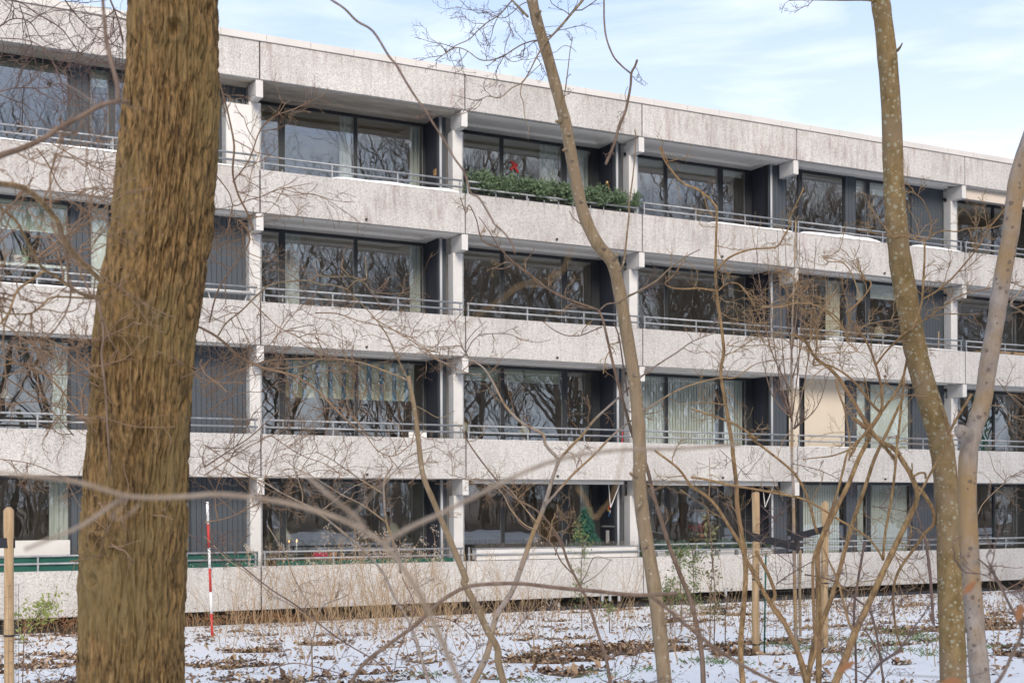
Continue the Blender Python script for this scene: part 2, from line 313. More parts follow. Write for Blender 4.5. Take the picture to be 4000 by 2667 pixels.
# ------------------------------------------------------------------ ground
def gz(x, y):
    x = np.asarray(x, float); y = np.asarray(y, float)
    t = np.clip((-.8-y)/19., 0, 1); t = t*t*(3-2*t)*.35+t*.65
    return -1.17+.79*t+.10*(fbm(x*.35, y*.35, 3, 5)-.5)*np.clip((-.5-y)/3, 0, 1)+.05*(fbm(x*1.6, y*1.6, 3, 9)-.5)*np.clip((-.5-y)/2, 0, 1)
def on_ground(px, py):
    D = 20.
    for _ in range(60):
        p = atD(px, py, D); g = float(gz(p[0], p[1])); D += (p[2]-g)*5; D = min(max(D, 6), 60)
    return atD(px, py, D)
DRIFTS = [(2330, 2528, 330, 20, 1), (2080, 2568, 190, 18, 1), (2640, 2498, 160, 12, .9), (900, 2600, 180, 16, .9), (170, 2605, 260, 22, 1), (1000, 2655, 330, 26, 1), (260, 2568, 110, 10, .9), (940, 2540, 170, 9, .8), (1250, 2515, 120, 6, .6), (1400, 2590, 140, 9, .8), (1650, 2565, 130, 10, .8), (1560, 2625, 150, 10, .7), (3060, 2508, 230, 12, .9), (2890, 2545, 150, 22, 1), (3600, 2462, 240, 16, .9), (3900, 2440, 140, 14, .8), (3340, 2452, 150, 7, .8), (3270, 2372, 60, 4, .7), (3550, 2362, 70, 4, .7), (2700, 2425, 110, 8, .7), (1900, 2480, 120, 6, .6), (600, 2650, 100, 12, .8), (2240, 2610, 120, 8, .6), (3300, 2545, 130, 9, .6), (3950, 2520, 120, 12, .7), (2560, 2400, 80, 4, .6), (2850, 2395, 130, 5, .7), (1500, 2660, 200, 12, .7)]
DR = []
for px_, py_, rx_, ry_, am_ in DRIFTS:
    c_ = on_ground(px_, py_); u_ = on_ground(px_+rx_, py_)-c_; v_ = on_ground(px_, py_-ry_)-c_
    DR.append((c_[:2], np.linalg.inv(np.array([u_[:2], v_[:2]]).T), am_))
def bare(x, y):        # 1 where leaf litter shows through the snow: flat drifts stretched along the facade
    x = np.asarray(x, float); y = np.asarray(y, float); v = np.zeros(np.shape(x))
    for c, Mi, am in DR:
        dx, dy = x-c[0], y-c[1]; u = Mi[0, 0]*dx+Mi[0, 1]*dy; w_ = Mi[1, 0]*dx+Mi[1, 1]*dy; v = np.maximum(v, am*np.exp(-(u*u+w_*w_)*.6))
    v = np.maximum(v, np.clip((-29-y)/3, 0, 1)*1.3); n = fbm(x*.9, y*1.3, 4, 31); n2 = fbm(x*3.1, y*4, 3, 77)
    return np.clip((v*.62+(n-.5)*1.35+(n2-.5)*1.0-.30)/.14, 0, 1)
def grid_axis(a, b, fine, lo, hi, coarse):
    x = list(np.arange(a, b, fine)); s = fine; q = b
    while q < hi: x.append(q); s *= coarse; q += s
    x.append(hi); s = fine; q = a-fine; pre = []
    while q > lo: pre.append(q); s *= coarse; q -= s
    pre.append(lo); return np.array(pre[::-1]+x)
gx = grid_axis(-8, 22, .06, -400, 500, 1.25); gy = grid_axis(-18, -.4, .06, -500, 400, 1.25)
GX, GY = np.meshgrid(gx, gy); BR = bare(GX, GY)
GZ = gz(GX, GY)-.035*BR
inb = (GY > -.35); GZ = np.where(inb, -1.75, GZ)
V = np.stack([GX, GY, GZ], -1).reshape(-1, 3); nx = len(gx); ny = len(gy)
i0 = (np.arange(ny-1)[:, None]*nx+np.arange(nx-1)[None]).ravel()
me = bpy.data.meshes.new('snowy_ground'); me.vertices.add(len(V)); me.vertices.foreach_set('co', V.ravel())
nf = len(i0); me.loops.add(nf*4); me.polygons.add(nf)
me.loops.foreach_set('vertex_index', np.stack([i0, i0+1, i0+nx+1, i0+nx], -1).ravel())
me.polygons.foreach_set('loop_start', np.arange(nf)*4); me.update(); me.validate()
me.polygons.foreach_set('use_smooth', [True]*nf)
at = me.attributes.new('bare', 'FLOAT', 'POINT'); at.data.foreach_set('value', BR.ravel())
m = bpy.data.materials.new('snow_and_soil'); m.use_nodes = True; t = m.node_tree; b = t.nodes['Principled BSDF']
g = N(t, 'ShaderNodeNewGeometry'); an = N(t, 'ShaderNodeAttribute', attribute_name='bare')
n1 = N(t, 'ShaderNodeTexNoise', Scale=9, Detail=7, Roughness=.7); L(t, g.outputs['Position'], n1.inputs['Vector'])
ma = N(t, 'ShaderNodeMath', operation='MULTIPLY_ADD', i1=1.0, i2=-.5); L(t, n1.outputs[0], ma.inputs[0])
ad = N(t, 'ShaderNodeMath', operation='ADD'); L(t, an.outputs['Fac'], ad.inputs[0]); L(t, ma.outputs[0], ad.inputs[1])
mr = N(t, 'ShaderNodeMapRange', i1=.40, i2=.56); L(t, ad.outputs[0], mr.inputs[0])
n2 = N(t, 'ShaderNodeTexNoise', Scale=22, Detail=6, Roughness=.75); L(t, g.outputs['Position'], n2.inputs['Vector'])
cr = t.nodes.new('ShaderNodeValToRGB'); e = cr.color_ramp.elements; e[0].position = .35; e[0].color = (.05, .033, .022, 1); e[1].position = .7; e[1].color = (.20, .135, .085, 1); L(t, n2.outputs[0], cr.inputs[0])
x = N(t, 'ShaderNodeMix', data_type='RGBA'); L(t, mr.outputs[0], x.inputs[0]); x.inputs[6].default_value = (.75, .745, .735, 1); L(t, cr.outputs[0], x.inputs[7]); L(t, x.outputs[2], b.inputs['Base Color'])
b.inputs['Roughness'].default_value = .75
bp = N(t, 'ShaderNodeBump', Strength=.8, Distance=.05); n3 = N(t, 'ShaderNodeTexNoise', Scale=5, Detail=8, Roughness=.65); L(t, g.outputs['Position'], n3.inputs['Vector']); L(t, n3.outputs[0], bp.inputs['Height']); L(t, bp.outputs[0], b.inputs['Normal'])
me.materials.append(m)
tag(link('snowy_ground', me), kind='structure')

# ------------------------------------------------------------------ the building
ST = 2.8; HP = .917; ZS = [k*ST-HP for k in range(4)]       # parapet bottoms
RB, RTOP = 3*ST+1.905, 3*ST+1.905+.801
bays = [(-10.83, -6.03, 'n'), (-6.03, 0, 'w'), (0, 4.8, 'm'), (4.8, 9.6, 'n'), (9.6, 14.4, 'n'), (14.4, 20.43, 'w'), (20.43, 25.23, 'm'), (25.23, 30.03, 'n')]
B = empty('apartment_building', (0, 0, 0), 'long four storey block of pebbled concrete bands and recessed dark windows', 'building')
XE0, XE1 = bays[0][0], bays[-1][1]
jx = [b[0] for b in bays]+[XE1]
# pebbled concrete panels, one per bay and band
for X_ in jx:      # black sealing strips behind the joints
    MB().box(X_-.03, X_+.03, .045, .05, -HP, -.01).build('joint_seal', M_BLACK, B)
    for k in (1, 2, 3): MB().box(X_-.03, X_+.03, .045, .05, k*ST-HP, k*ST-.01).build('joint_seal', M_BLACK, B)
    MB().box(X_-.03, X_+.03, .045, .05, RB, RTOP).build('joint_seal', M_BLACK, B)
for bi, (x0, x1, kind) in enumerate(bays):
    for k in range(4):
        MB().box(x0+.014, x1-.014, RNG.uniform(-.004, .004), .12, k*ST-HP, k*ST, .008).build('facade_panel', MC, B)
    MB().box(x0+.014, x1-.014, RNG.uniform(-.004, .004), .14, RB, RTOP, .008).build('facade_panel', MC, B)
# coping plates
x = .14-.98*12
while x < XE1:
    MB().box(x+.003, x+.977, -.035, .42, RTOP+.003, RTOP+.150+RNG.uniform(-.002, .002), .004).build('coping_plate', M_COPE, B); x += .98
# slabs and soffits
ceil_z = [ZS[k+1] if k < 3 else RB for k in range(4)]
floor_z = [ZS[k]+.20 for k in range(4)]
for bi, (x0, x1, kind) in enumerate(bays):
    for k in range(5):
        zb = ZS[k] if k < 4 else RB; zt = zb+.20
        raw = (k == 4 and kind in 'wm' and bi in (1, 2))
        m_ = M_RAWSOF if raw else M_SOF
        yd = .75 if kind == 'w' else 1.45
        q = MB(); q.box(x0+.002, x1-.002, .143, 9, zb+.075, zt+.02)
        if k > 0:
            fr = .30
            q.box(x0+.10, x1-.10, .146, .146+fr if kind != 'w' else .30, zb+.004, zb+.074)
            q.box(x0+.10, x1-.10, yd-.30 if kind != 'w' else yd-.2, yd+.10, zb+.012, zb+.074)
            if kind != 'w':
                q.box(x0+.10, x0+.40, .146+fr+.002, yd-.302, zb+.008, zb+.074); q.box(x1-.62, x1-.10, .146+fr+.002, yd-.302, zb+.008, zb+.074)
        q.build('floor_slab', m_, B)
rf = MB().box(XE0, XE1, .43, 9.2, RB+.23, RTOP+.02).build('roof', M_ROOF, B)
MB().box(XE0, XE1, 9.01, 9.2, -1.7, RB+.22).build('rear_wall', MC, B)
MB().box(XE0-.2, XE0-.002, .0, 9.2, -1.7, RTOP).build('end_wall', MC, B)
MB().box(XE1+.002, XE1+.2, .0, 9.2, -1.7, RTOP).build('end_wall', MC, B)
MB().box(XE0, XE1, 4.6, 4.7, ZS[0]+.22, RB+.07).build('inner_wall', M_ROOM, B)
MB().box(XE0, XE1, .35, .6, -1.75, ZS[0]+.07).build('basement_wall', M_DARK, B)
# dark timber edging of the light well and pipes in it
MB().box(6.4, 21, -.42, -.34, -1.6, -1.10, .01).build('light_well_edging', mat('black_well_edging', (.02, .022, .026), .7), B)
for px, z in ((2350, 2330), (2380, 2330), (2415, 2330), (2350, 2382), (2413, 2382), (2180, 2370), (2832, 2313)):
    p = atY(px, z, -.02); MB().cyl((p[0], -.05, p[2]-.10), (p[0], -.05, p[2]+.10), .035, 8).build('well_pipe', M_PIPE, B)
# party walls, beams, columns
for ji, X in enumerate(jx[1:-1]):
    wl = bays[ji][2]; wr = bays[ji+1][2]
    for k in range(4):
        fz, cz = floor_z[k], ceil_z[k]+.07
        MB().box(X-.09, X+.09, 1.0, 4.6, fz+.02, cz).build('party_wall', M_ROOM, B)
        beam = MB().box(X-.08, X+.08, .148, .62, ceil_z[k]-.37, ceil_z[k]-.002, .006)
        beam.box(X-.08, X+.08, .03, .146, ceil_z[k]-.37, ceil_z[k]-.003, .006)
        o = beam.build('beam_end', M_WHITE, B)
        for a_ in (.30, .45):      # recessed bolt cups on the beam's cheek
            MB().cyl((X-.083, a_, ceil_z[k]-.13), (X-.079, a_, ceil_z[k]-.13), .022, 10).build('bolt_cup', M_COPE, o)
        if wr != 'w':
            c_ = MB().box(X-.12, X+.12, .42, .70, fz, ceil_z[k]-.371, .008).build('column', M_WHITE, B)
            MB().box(X+.122, X+.15, .43, .47, fz, ceil_z[k]-.372).build('edge_strip', M_GALV, c_)
# cladding boards
BOARD = {}
def board(x, y, z0, z1, axis, m_, parent, wd=.104):
    key = (round(z1-z0, 3), axis, m_.name, wd)
    if key not in BOARD:
        q = MB()
        if axis == 'x': q.box(.004, wd-.004, -.018, 0, 0, z1-z0, .003)
        else: q.box(-.018, 0, .004, wd-.004, 0, z1-z0, .003)
        BOARD[key] = mesh('board', q.V, q.F, m_)
    return link('board', BOARD[key], parent, (x, y, z0))
def clad_x(x0, x1, Y, z0, z1, m_):
    MB().box(x0, x1, Y+.003, Y+.12, z0, z1).build('wall', M_BLACK, B)
    n = max(1, round((x1-x0)/.112)); wd = (x1-x0)/n
    for i in range(n): board(x0+i*wd, Y, z0, z1, 'x', m_, B, round(wd, 4))
def clad_y(y0, y1, X, z0, z1, m_):
    MB().box(X+.003, X+.10, y0, y1, z0, z1).build('wall', M_BLACK, B)
    n = max(1, round((y1-y0)/.112)); wd = (y1-y0)/n
    for i in range(n): board(X, y0+i*wd, z0, z1, 'y', m_, B, round(wd, 4))
# windows: frame with panes; openings given as (x0, x1, z0, z1)
def window(x0, x1, Y, z0, z1, panes, name='window', vents=(), handle=None, fm=None):
    q = MB(); d = .07; zs0 = z0+.06
    edges = sorted(panes)
    cur = x0
    for a, b_ in edges:
        q.box(cur, a, Y, Y+d, z0, z1); cur = b_
    q.box(cur, x1, Y, Y+d, z0, z1)
    for a, b_ in edges:
        q.box(a, b_, Y+.002, Y+d-.002, z0, zs0); q.box(a, b_, Y+.002, Y+d-.002, z1-.07, z1)
    f = q.build(name, fm or M_FRAME, B)
    for a, b_ in edges:
        MB().box(a+.001, b_-.001, Y+.030, Y+.036, zs0+.001, z1-.071).build('pane', M_GLASS, f)
        # thin bright gasket round the pane
        g_ = MB()
        g_.box(a+.002, a+.010, Y+.018, Y+.029, zs0, z1-.07); g_.box(b_-.010, b_-.002, Y+.018, Y+.029, zs0, z1-.07); g_.box(a+.010, b_-.010, Y+.018, Y+.029, z1-.08, z1-.072)
        g_.build('glazing_bead', M_GALV if (int(a*7) % 2) else M_FRAME, f)
    for v in vents: MB().box(v-.06, v+.06, Y-.006, Y-.001, z1-.05, z1-.035).build('vent_slot', M_BLACK, f)
    if handle: MB().box(handle-.015, handle+.015, Y-.03, Y-.001, z0+.95, z0+1.12, .004).build('handle', M_GALV, f)
    return f
for bi, (x0, x1, kind) in enumerate(bays):
    for k in range(4):
        z0, z1 = floor_z[k]+.023, ceil_z[k]+.008
        if kind == 'w':
            Y = .75
            clad_x(x0-.36, x0+.22, Y, z0, z1, M_CLAD)
            window(x0+.22, x0+2.28, Y, z0, z1, [(x0+.27, x0+.67), (x0+.80, x0+2.25)])
            clad_x(x0+2.28, x0+2.64, Y-.01, z0, z1, M_CLAD)
            window(x0+2.64, x0+4.72, Y, z0, z1, [(x0+2.69, x0+3.05), (x0+3.19, x0+4.67)], 'balcony_door', handle=x0+3.09)
            clad_x(x0+4.72, x1-.08, Y, z0, z1, M_CLAD)
            if bi in (1, 5): pass
        else:
            Y = 1.45; xe = x1-.34
            if kind == 'n': window(x0+.10, xe, Y, z0, z1, [(x0+.30, x0+1.63), (x0+1.72, x0+3.35), (x0+3.50, x0+4.22)], 'loggia_window', vents=(x0+3.8, x0+4.0), handle=x0+3.44)
            else: window(x0+.10, xe, Y, z0, z1, [(x0+.16, x0+.86), (x0+1.0, x0+2.65), (x0+2.73, x0+4.38)], 'loggia_window', vents=(x0+.35, x0+.6), handle=x0+.93)
            if bays[min(bi+1, len(bays)-1)][2] == 'w':
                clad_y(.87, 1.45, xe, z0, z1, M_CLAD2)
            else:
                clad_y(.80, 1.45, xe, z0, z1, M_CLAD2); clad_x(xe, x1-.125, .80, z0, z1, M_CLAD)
            pz = z1-.012
            MB().cyl((xe+.02, .66, floor_z[k]), (xe+.02, .66, pz), .032, 12).build('downpipe', M_PIPE, B, True)
        # open room floors
        MB().box(x0+.1, x1-.1, Y+.08, 4.6, floor_z[k]+.021, floor_z[k]+.03).build('room_floor', M_FLOOR, B)
# railings: two rails and their posts
def railing(x0, x1, z, top=True, cut=None, back=0):
    q = MB()
    for h in ((.15, .30) if top else (.15,)):
        a, b_ = x0+.06, x1-.06
        if h == .30 and cut: b_ = cut
        q.cyl((a, .06, z+h), (b_, .06, z+h), .023, 8)
    r = q.build('balcony_railing', M_GALV, B, True)
    n = max(2, round((x1-x0-.2)/1.533)+1)
    for i in range(n):
        X = x0+.09+(x1-x0-.20)*i/(n-1)
        if cut and X > cut+.1: h = .17
        else: h = .32
        p = MB().box(X-.018, X+.018, .046, .074, z+.001, z+h, .003); p.box(X-.04, X+.04, .03, .09, z+.001, z+.012); p.build('post', M_GALV, r)
for bi, (x0, x1, kind) in enumerate(bays):
    for k in range(4):
        if bi == 3 and k == 0: railing(x0, x1, 0, False); continue
        railing(x0, x1, k*ST, cut=(x0+.62 if (bi == 3 and k == 3) else None))
# rainwater spouts in the panels
for bi, (x0, x1, kind) in enumerate(bays):
    for k in range(1, 4):
        X = x0+(2.38 if kind != 'w' else 3.0)
        MB().cyl((X, -.05, ZS[k]+.085), (X, .05, ZS[k]+.085), .024, 10).build('rain_spout', M_BLACK, B)
# snow lying on the parapets
def snow_strip(x0, x1, z, h=.05, label=None):
    xs = np.arange(x0, x1, .08); n = len(xs); V = []; ed = np.clip(np.minimum(xs-x0, x1-xs)/.35, 0, 1)**.5
    hh = h*ed*(.45+.9*fbm(xs*1.3, xs*0+z, 3, 3))
    for i in range(n):
        for (y, zz) in ((-.012*ed[i], z-.004), (-.008*ed[i], z+hh[i]*.75), (.03, z+hh[i]), (.10, z+hh[i]*.9), (.128, z+.001)): V.append((xs[i], y, zz))
    Fc = [(i*5+j, i*5+j+1, (i+1)*5+j+1, (i+1)*5+j) for i in range(n-1) for j in range(4)]
    o = link('snow_ledge', mesh('snow_ledge', V, Fc, M_SNOWP, True)); return tag(o, kind='stuff')
for a, b_, k, h in ((-6, -.2, 3, .04), (1.6, 4.7, 3, .07), (11.6, 14.3, 3, .055), (14.5, 17.3, 3, .11), (18.4, 20.3, 3, .07), (20.6, 25, 3, .02), (-6, -1.5, 2, .04), (14.7, 20.2, 2, .03), (14.6, 16.6, 1, .02)): snow_strip(a, b_, k*ST, h)
#@@PART2
# ------------------------------------------------------------------ woody plants
CR = {'f': (0, 0, 1.7007), '1': (0, 0, .5741), '2': (800, 0, .5741), '3': (1700, 0, .5741), '4': (2700, 0, .6379), '5': (0, 800, .5741), '6': (800, 800, .5741), '7': (1700, 800, .5741),
      '8': (2700, 900, .574), '9': (0, 1700, .6165), 'a': (800, 1700, .6166), 'b': (1700, 1700, .6166), 'c': (2700, 1700, .6167), 'd': (3500, 700, .3826), 's': (0, 0, 1)}
def trace(s, D0, D1, w0, w1, sub=4, wob=.0, rs=0):
    """a stem followed on the photograph: pixel pairs (crop letter switches the frame) given distance and thickness in pixels"""
    cur = CR['s']; P = []; tok = s.split(); i = 0
    while i < len(tok):
        if tok[i] in CR and not tok[i].isdigit() or (tok[i].startswith('@')):
            cur = CR[tok[i].strip('@')]; i += 1; continue
        P.append((cur[0]+float(tok[i])*cur[2], cur[1]+float(tok[i+1])*cur[2])); i += 2
    P = np.array(P); seg = np.r_[0, np.cumsum(np.linalg.norm(np.diff(P, axis=0), axis=1))]; u = seg/seg[-1]
    D = D0+(D1-D0)*u; Q = np.array([atD(x, y, d) for (x, y), d in zip(P, D)])
    # bend out of the picture plane too
    r = np.random.default_rng(abs(int(P[0][0]*7+P[-1][1]))+rs)
    Ltot = np.linalg.norm(np.diff(Q, axis=0), axis=1).sum()
    off = np.sin(u*math.pi*r.uniform(.8, 1.6)+r.uniform(0, 3))*r.uniform(-.06, .06)*Ltot; off -= off[0]*(1-u)+off[-1]*u*0
    for j in range(len(Q)): Q[j] = CAM+(Q[j]-CAM)*(1+off[j]/D[j])
    Dn = D+off
    W = (w0+(w1-w0)*u)*Dn/F_PX/2*(.70 if max(w0, w1) < 45 else 1)
    Q = crom(Q, sub); W = np.interp(np.linspace(0, len(P)-1, len(Q)), np.arange(len(P)), W)
    if sub > 2:
        W = W*(1+.10*(r.random(len(W))-.3))
    return Q, W
def sprout(mb, Q, R, n, length, r, rng, up=.35, depth=2, t0=.15, t1=1., spread=.9, sides=4, droop=0, out=None):
    m = len(Q)
    for _ in range(n):
        t = rng.uniform(t0, t1)*(m-1); i = min(int(t), m-2); p = Q[i]+(Q[i+1]-Q[i])*(t-i)
        tg = Q[i+1]-Q[i]; tg = tg/(np.linalg.norm(tg)+1e-9)
        d = rng.normal(size=3); d -= tg*(d@tg); d /= np.linalg.norm(d)
        d = tg*rng.uniform(.3, .9)+d*spread+np.array([0, 0, up]); d /= np.linalg.norm(d)
        twig(mb, p, d, length*rng.uniform(.45, 1.15), min(r*rng.uniform(.7, 1.2), R[i]*.8), rng, depth, up, sides, droop)
def twig(mb, p, d, Ln, r, rng, depth, up=.2, sides=4, droop=0):
    n = 6; st = Ln/n; P = [p]; kink = .24
    for k in range(n):
        d = d+rng.normal(size=3)*kink+np.array([0, 0, up*.10-droop*.12]); d /= np.linalg.norm(d); P.append(P[-1]+d*st)
    P = np.array(P); R = np.linspace(r, max(r*.45, .0011), n+1); R = R*(1+.38*(rng.random(n+1)-.35)); R[-1] *= 1.5
    mb.tube(P, R, sides, False)
    if depth > 0:
        for j in range(1, n):
            if rng.random() < .62:
                e = rng.normal(size=3); e -= d*(e@d); e /= np.linalg.norm(e)+1e-9
                dd = (P[j+1]-P[j])/st*.8+e*.75; dd /= np.linalg.norm(dd)
                twig(mb, P[j], dd, Ln*rng.uniform(.28, .55), r*.6, rng, depth-1, up, max(3, sides-1), droop)
def to_ground(Q, R, extra=1.12):
    e = Q[-1]; g = float(gz(e[0], e[1]))-.05
    d = Q[-1]-Q[-3]; d = d/np.linalg.norm(d)
    if d[2] > -.25: d = np.array([d[0], d[1], -.6]); 
    d[0] *= .5; d[1] *= .5
    k = (g-e[2])/d[2]; P = [e+d*k*u for u in (.35, .7, .93, 1)]
    P = [np.array([p[0], p[1], p[2]]) for p in P]
    return np.vstack([Q, P]), np.r_[R, R[-1]*1.02, R[-1]*1.06, R[-1]*extra, R[-1]*extra*1.2]
def plant(name, label, cat, group, material, stems, twigs=(), seed=1, twigmat=None, ground=(0,), trunkname='trunk', sides=8):
    """stems: (trace string, D0, D1, w0, w1); the ones whose index is in ground run on down into the earth. twigs: (stem index, count, length, radius, up, t0, t1)"""
    rng = np.random.default_rng(seed); T = []
    for i, s in enumerate(stems):
        Q, R = trace(*s[:5]); T.append((Q, R))
    gi = [g for g in ground]
    base = None
    for g in gi:
        Q, R = T[g]
        if Q[0][2] < Q[-1][2]: Q, R = Q[::-1], R[::-1]
        T[g] = to_ground(Q, R)
        if base is None: base = T[g][0][-1]
    if base is None: base = T[0][0][0]
    root = empty(name, tuple(base), label, cat, group); inv = np.array(base)
    for i, (Q, R) in enumerate(T):
        k = sides if R.max() > .012 else 6
        MB().tube(Q-inv, R, k).build(trunkname if i in gi or i == 0 else 'branch', material, root, True)
    mb = MB()
    for tw in twigs:
        i, n, ln, r = tw[:4]; up = tw[4] if len(tw) > 4 else .35; t0 = tw[5] if len(tw) > 5 else .1; t1 = tw[6] if len(tw) > 6 else 1
        dep = tw[7] if len(tw) > 7 else 2; dr = tw[8] if len(tw) > 8 else 0
        Q, R = T[i]; sprout(mb, Q-inv, R, n, ln, r, rng, up, dep, t0, t1, droop=dr)
    if mb.V: mb.build('twigs', twigmat or M_TWIG, root, True, kind='stuff')
    return root, T

# the big trunk, with real ridges
rows = [(0, 502, 850), (247, 494, 852), (402, 482, 855), (574, 468, 847), (900, 433, 824), (1144, 382, 795), (1317, 362, 772), (1546, 350, 755), (1854, 327, 737), (2131, 308, 734), (2378, 302, 726), (2667, 308, 721)]
DT = 6.0
ry = np.array([r[0] for r in rows], float); rc = np.array([(r[1]+r[2])/2 for r in rows]); rw = np.array([(r[2]-r[1]) for r in rows])
ztop, zb = CAM[2]+(SY+600)/F_PX*DT, float(gz(*atD(515, 2667, DT)[:2]))-.05
zs = np.arange(zb, ztop, .0085); ys = SY-(zs-CAM[2])*F_PX/DT
cx = np.interp(ys, ry, rc); wd = np.interp(ys, ry, rw)
wd = wd+np.clip((ys-2667)/700, 0, 1)**2*120; cx = np.where(ys < 0, cx[np.argmin(abs(ys))]-ys*.03, cx)
nt_ = 420; th = np.arange(nt_)*2*np.pi/nt_; TH, ZZ = np.meshgrid(th, zs)
R0 = (wd/2*DT/F_PX*.955)[:, None]*np.ones_like(TH)
arc = TH*.24
def per(f):      # blend across the seam at the back
    a = f(arc); b_ = f(arc-2*np.pi*.24); k = np.clip((TH-5.6)/.68, 0, 1); return a*(1-k)+b_*k
def ridg(u):
    wv = (fbm(u*7, ZZ*3.2, 3, 41)-.5)*.055
    a = fbm((u+wv)*44, ZZ*4.4, 2, 51); c = fbm((u-wv*.7)*84, ZZ*10, 2, 61); e_ = fbm(u*180, ZZ*55, 2, 71)
    g1 = np.exp(-(np.abs(a*2-1)/.17)**1.5); g2 = np.exp(-(np.abs(c*2-1)/.22)**1.5)
    return .006-g1*.023-g2*.011+(e_-.5)*.007+(fbm(u*60, ZZ*6, 2, 88)-.5)*.012
H = per(ridg)
lump = (per(lambda u: fbm(u*5, ZZ*1.2, 3, 81))-.5)*.03
def knot(px, py, sz, amp):
    P_ = atD(px, py, DT); zc = P_[2]; k = np.interp(zc, zs, cx); ang = math.asin(max(-1, min(1, (px-k)/(np.interp(zc, zs, wd)/2))))
    # angle measured from the camera-facing side
    thc = (TH-TC+np.pi) % (2*np.pi)-np.pi
    dd = np.sqrt(((thc-ang)*.23)**2+((ZZ-zc)*.9)**2)
    return amp*(np.exp(-((dd-sz)/(sz*.35))**2)-1.2*np.exp(-(dd/(sz*.55))**2))
TC = 0.
pts0 = np.array([atD(x, y, DT) for x, y in zip(cx, ys)])
fr = math.atan2(-FW[1], -FW[0])                    # towards the camera
H = H+lump+knot(729, 175, .045, .018)+knot(430, 2130, .05, .016)+knot(415, 2260, .035, .014)+knot(410, 1480, .03, .02)
dirx = np.cos(TH)[..., None]*(-FW)+np.sin(TH)[..., None]*RT0
P = pts0[:, None, :]+dirx*(R0+H)[..., None]
base = pts0[0]; P = P-base; V = P.reshape(-1, 3); n1_ = len(zs)
a = (np.arange(n1_-1)[:, None]*nt_+np.arange(nt_)[None]); b2 = (np.arange(n1_-1)[:, None]*nt_+(np.arange(nt_)+1)[None] % nt_)
Fq = np.stack([a, b2, b2+nt_, a+nt_], -1).reshape(-1, 4)
me = bpy.data.meshes.new('trunk'); me.vertices.add(len(V)); me.vertices.foreach_set('co', V.ravel()); me.loops.add(len(Fq)*4); me.polygons.add(len(Fq))
me.loops.foreach_set('vertex_index', Fq.ravel()); me.polygons.foreach_set('loop_start', np.arange(len(Fq))*4); me.update(); me.validate(); me.materials.append(M_BARKBIG)
me.polygons.foreach_set('use_smooth', [True]*len(Fq))
BT = empty('tree', tuple(base), 'thick tree trunk with deeply ridged brown bark, the stoutest of all', 'tree')
link('trunk', me, BT)
rng = np.random.default_rng(5); mb = MB()
top = pts0[-1]-base
for k in range(5):
    d = np.array([rng.normal()*.6, rng.normal()*.6, 1.]); d /= np.linalg.norm(d); Q = [top-np.array([0, 0, .1])]
    for j in range(7): d = d+rng.normal(size=3)*.15; d /= np.linalg.norm(d); Q.append(Q[-1]+d*.7)
    Q = np.array(Q); Rr = np.linspace(.15, .02, 8); MB().tube(Q, Rr, 8).build('branch', M_BARKBIG, BT, True)
    sprout(mb, Q, Rr, 14, 1.2, .014, rng)
# short dead shoots and burr twigs on the trunk's left flank
for (x_, y_, n_) in ((395, 1330, 8), (372, 1480, 8), (470, 1960, 7), (440, 2120, 8), (352, 1640, 5), (760, 1420, 4)):
    p = atD(x_, y_, DT-.2)-base
    for _ in range(n_):
        d = rng.normal(size=3)*.5-FW*.5+np.array([0, 0, rng.uniform(-.7, .5)]); d /= np.linalg.norm(d)
        twig(mb, p+rng.normal(size=3)*.03, d, rng.uniform(.1, .35), .004, rng, 1)
mb.build('twigs', M_TWIG, BT, True, kind='stuff')
# a thick dark creeper-like dead shoot at mid-height
Q, R = trace('@5 665 650 690 760 705 900 690 1010 705 1150 720 1300 735 1568 @9 700 250', DT-.3, DT-.3, 16, 9); MB().tube(Q-base, R, 6).build('dead_shoot', M_BARKDK, BT, True)

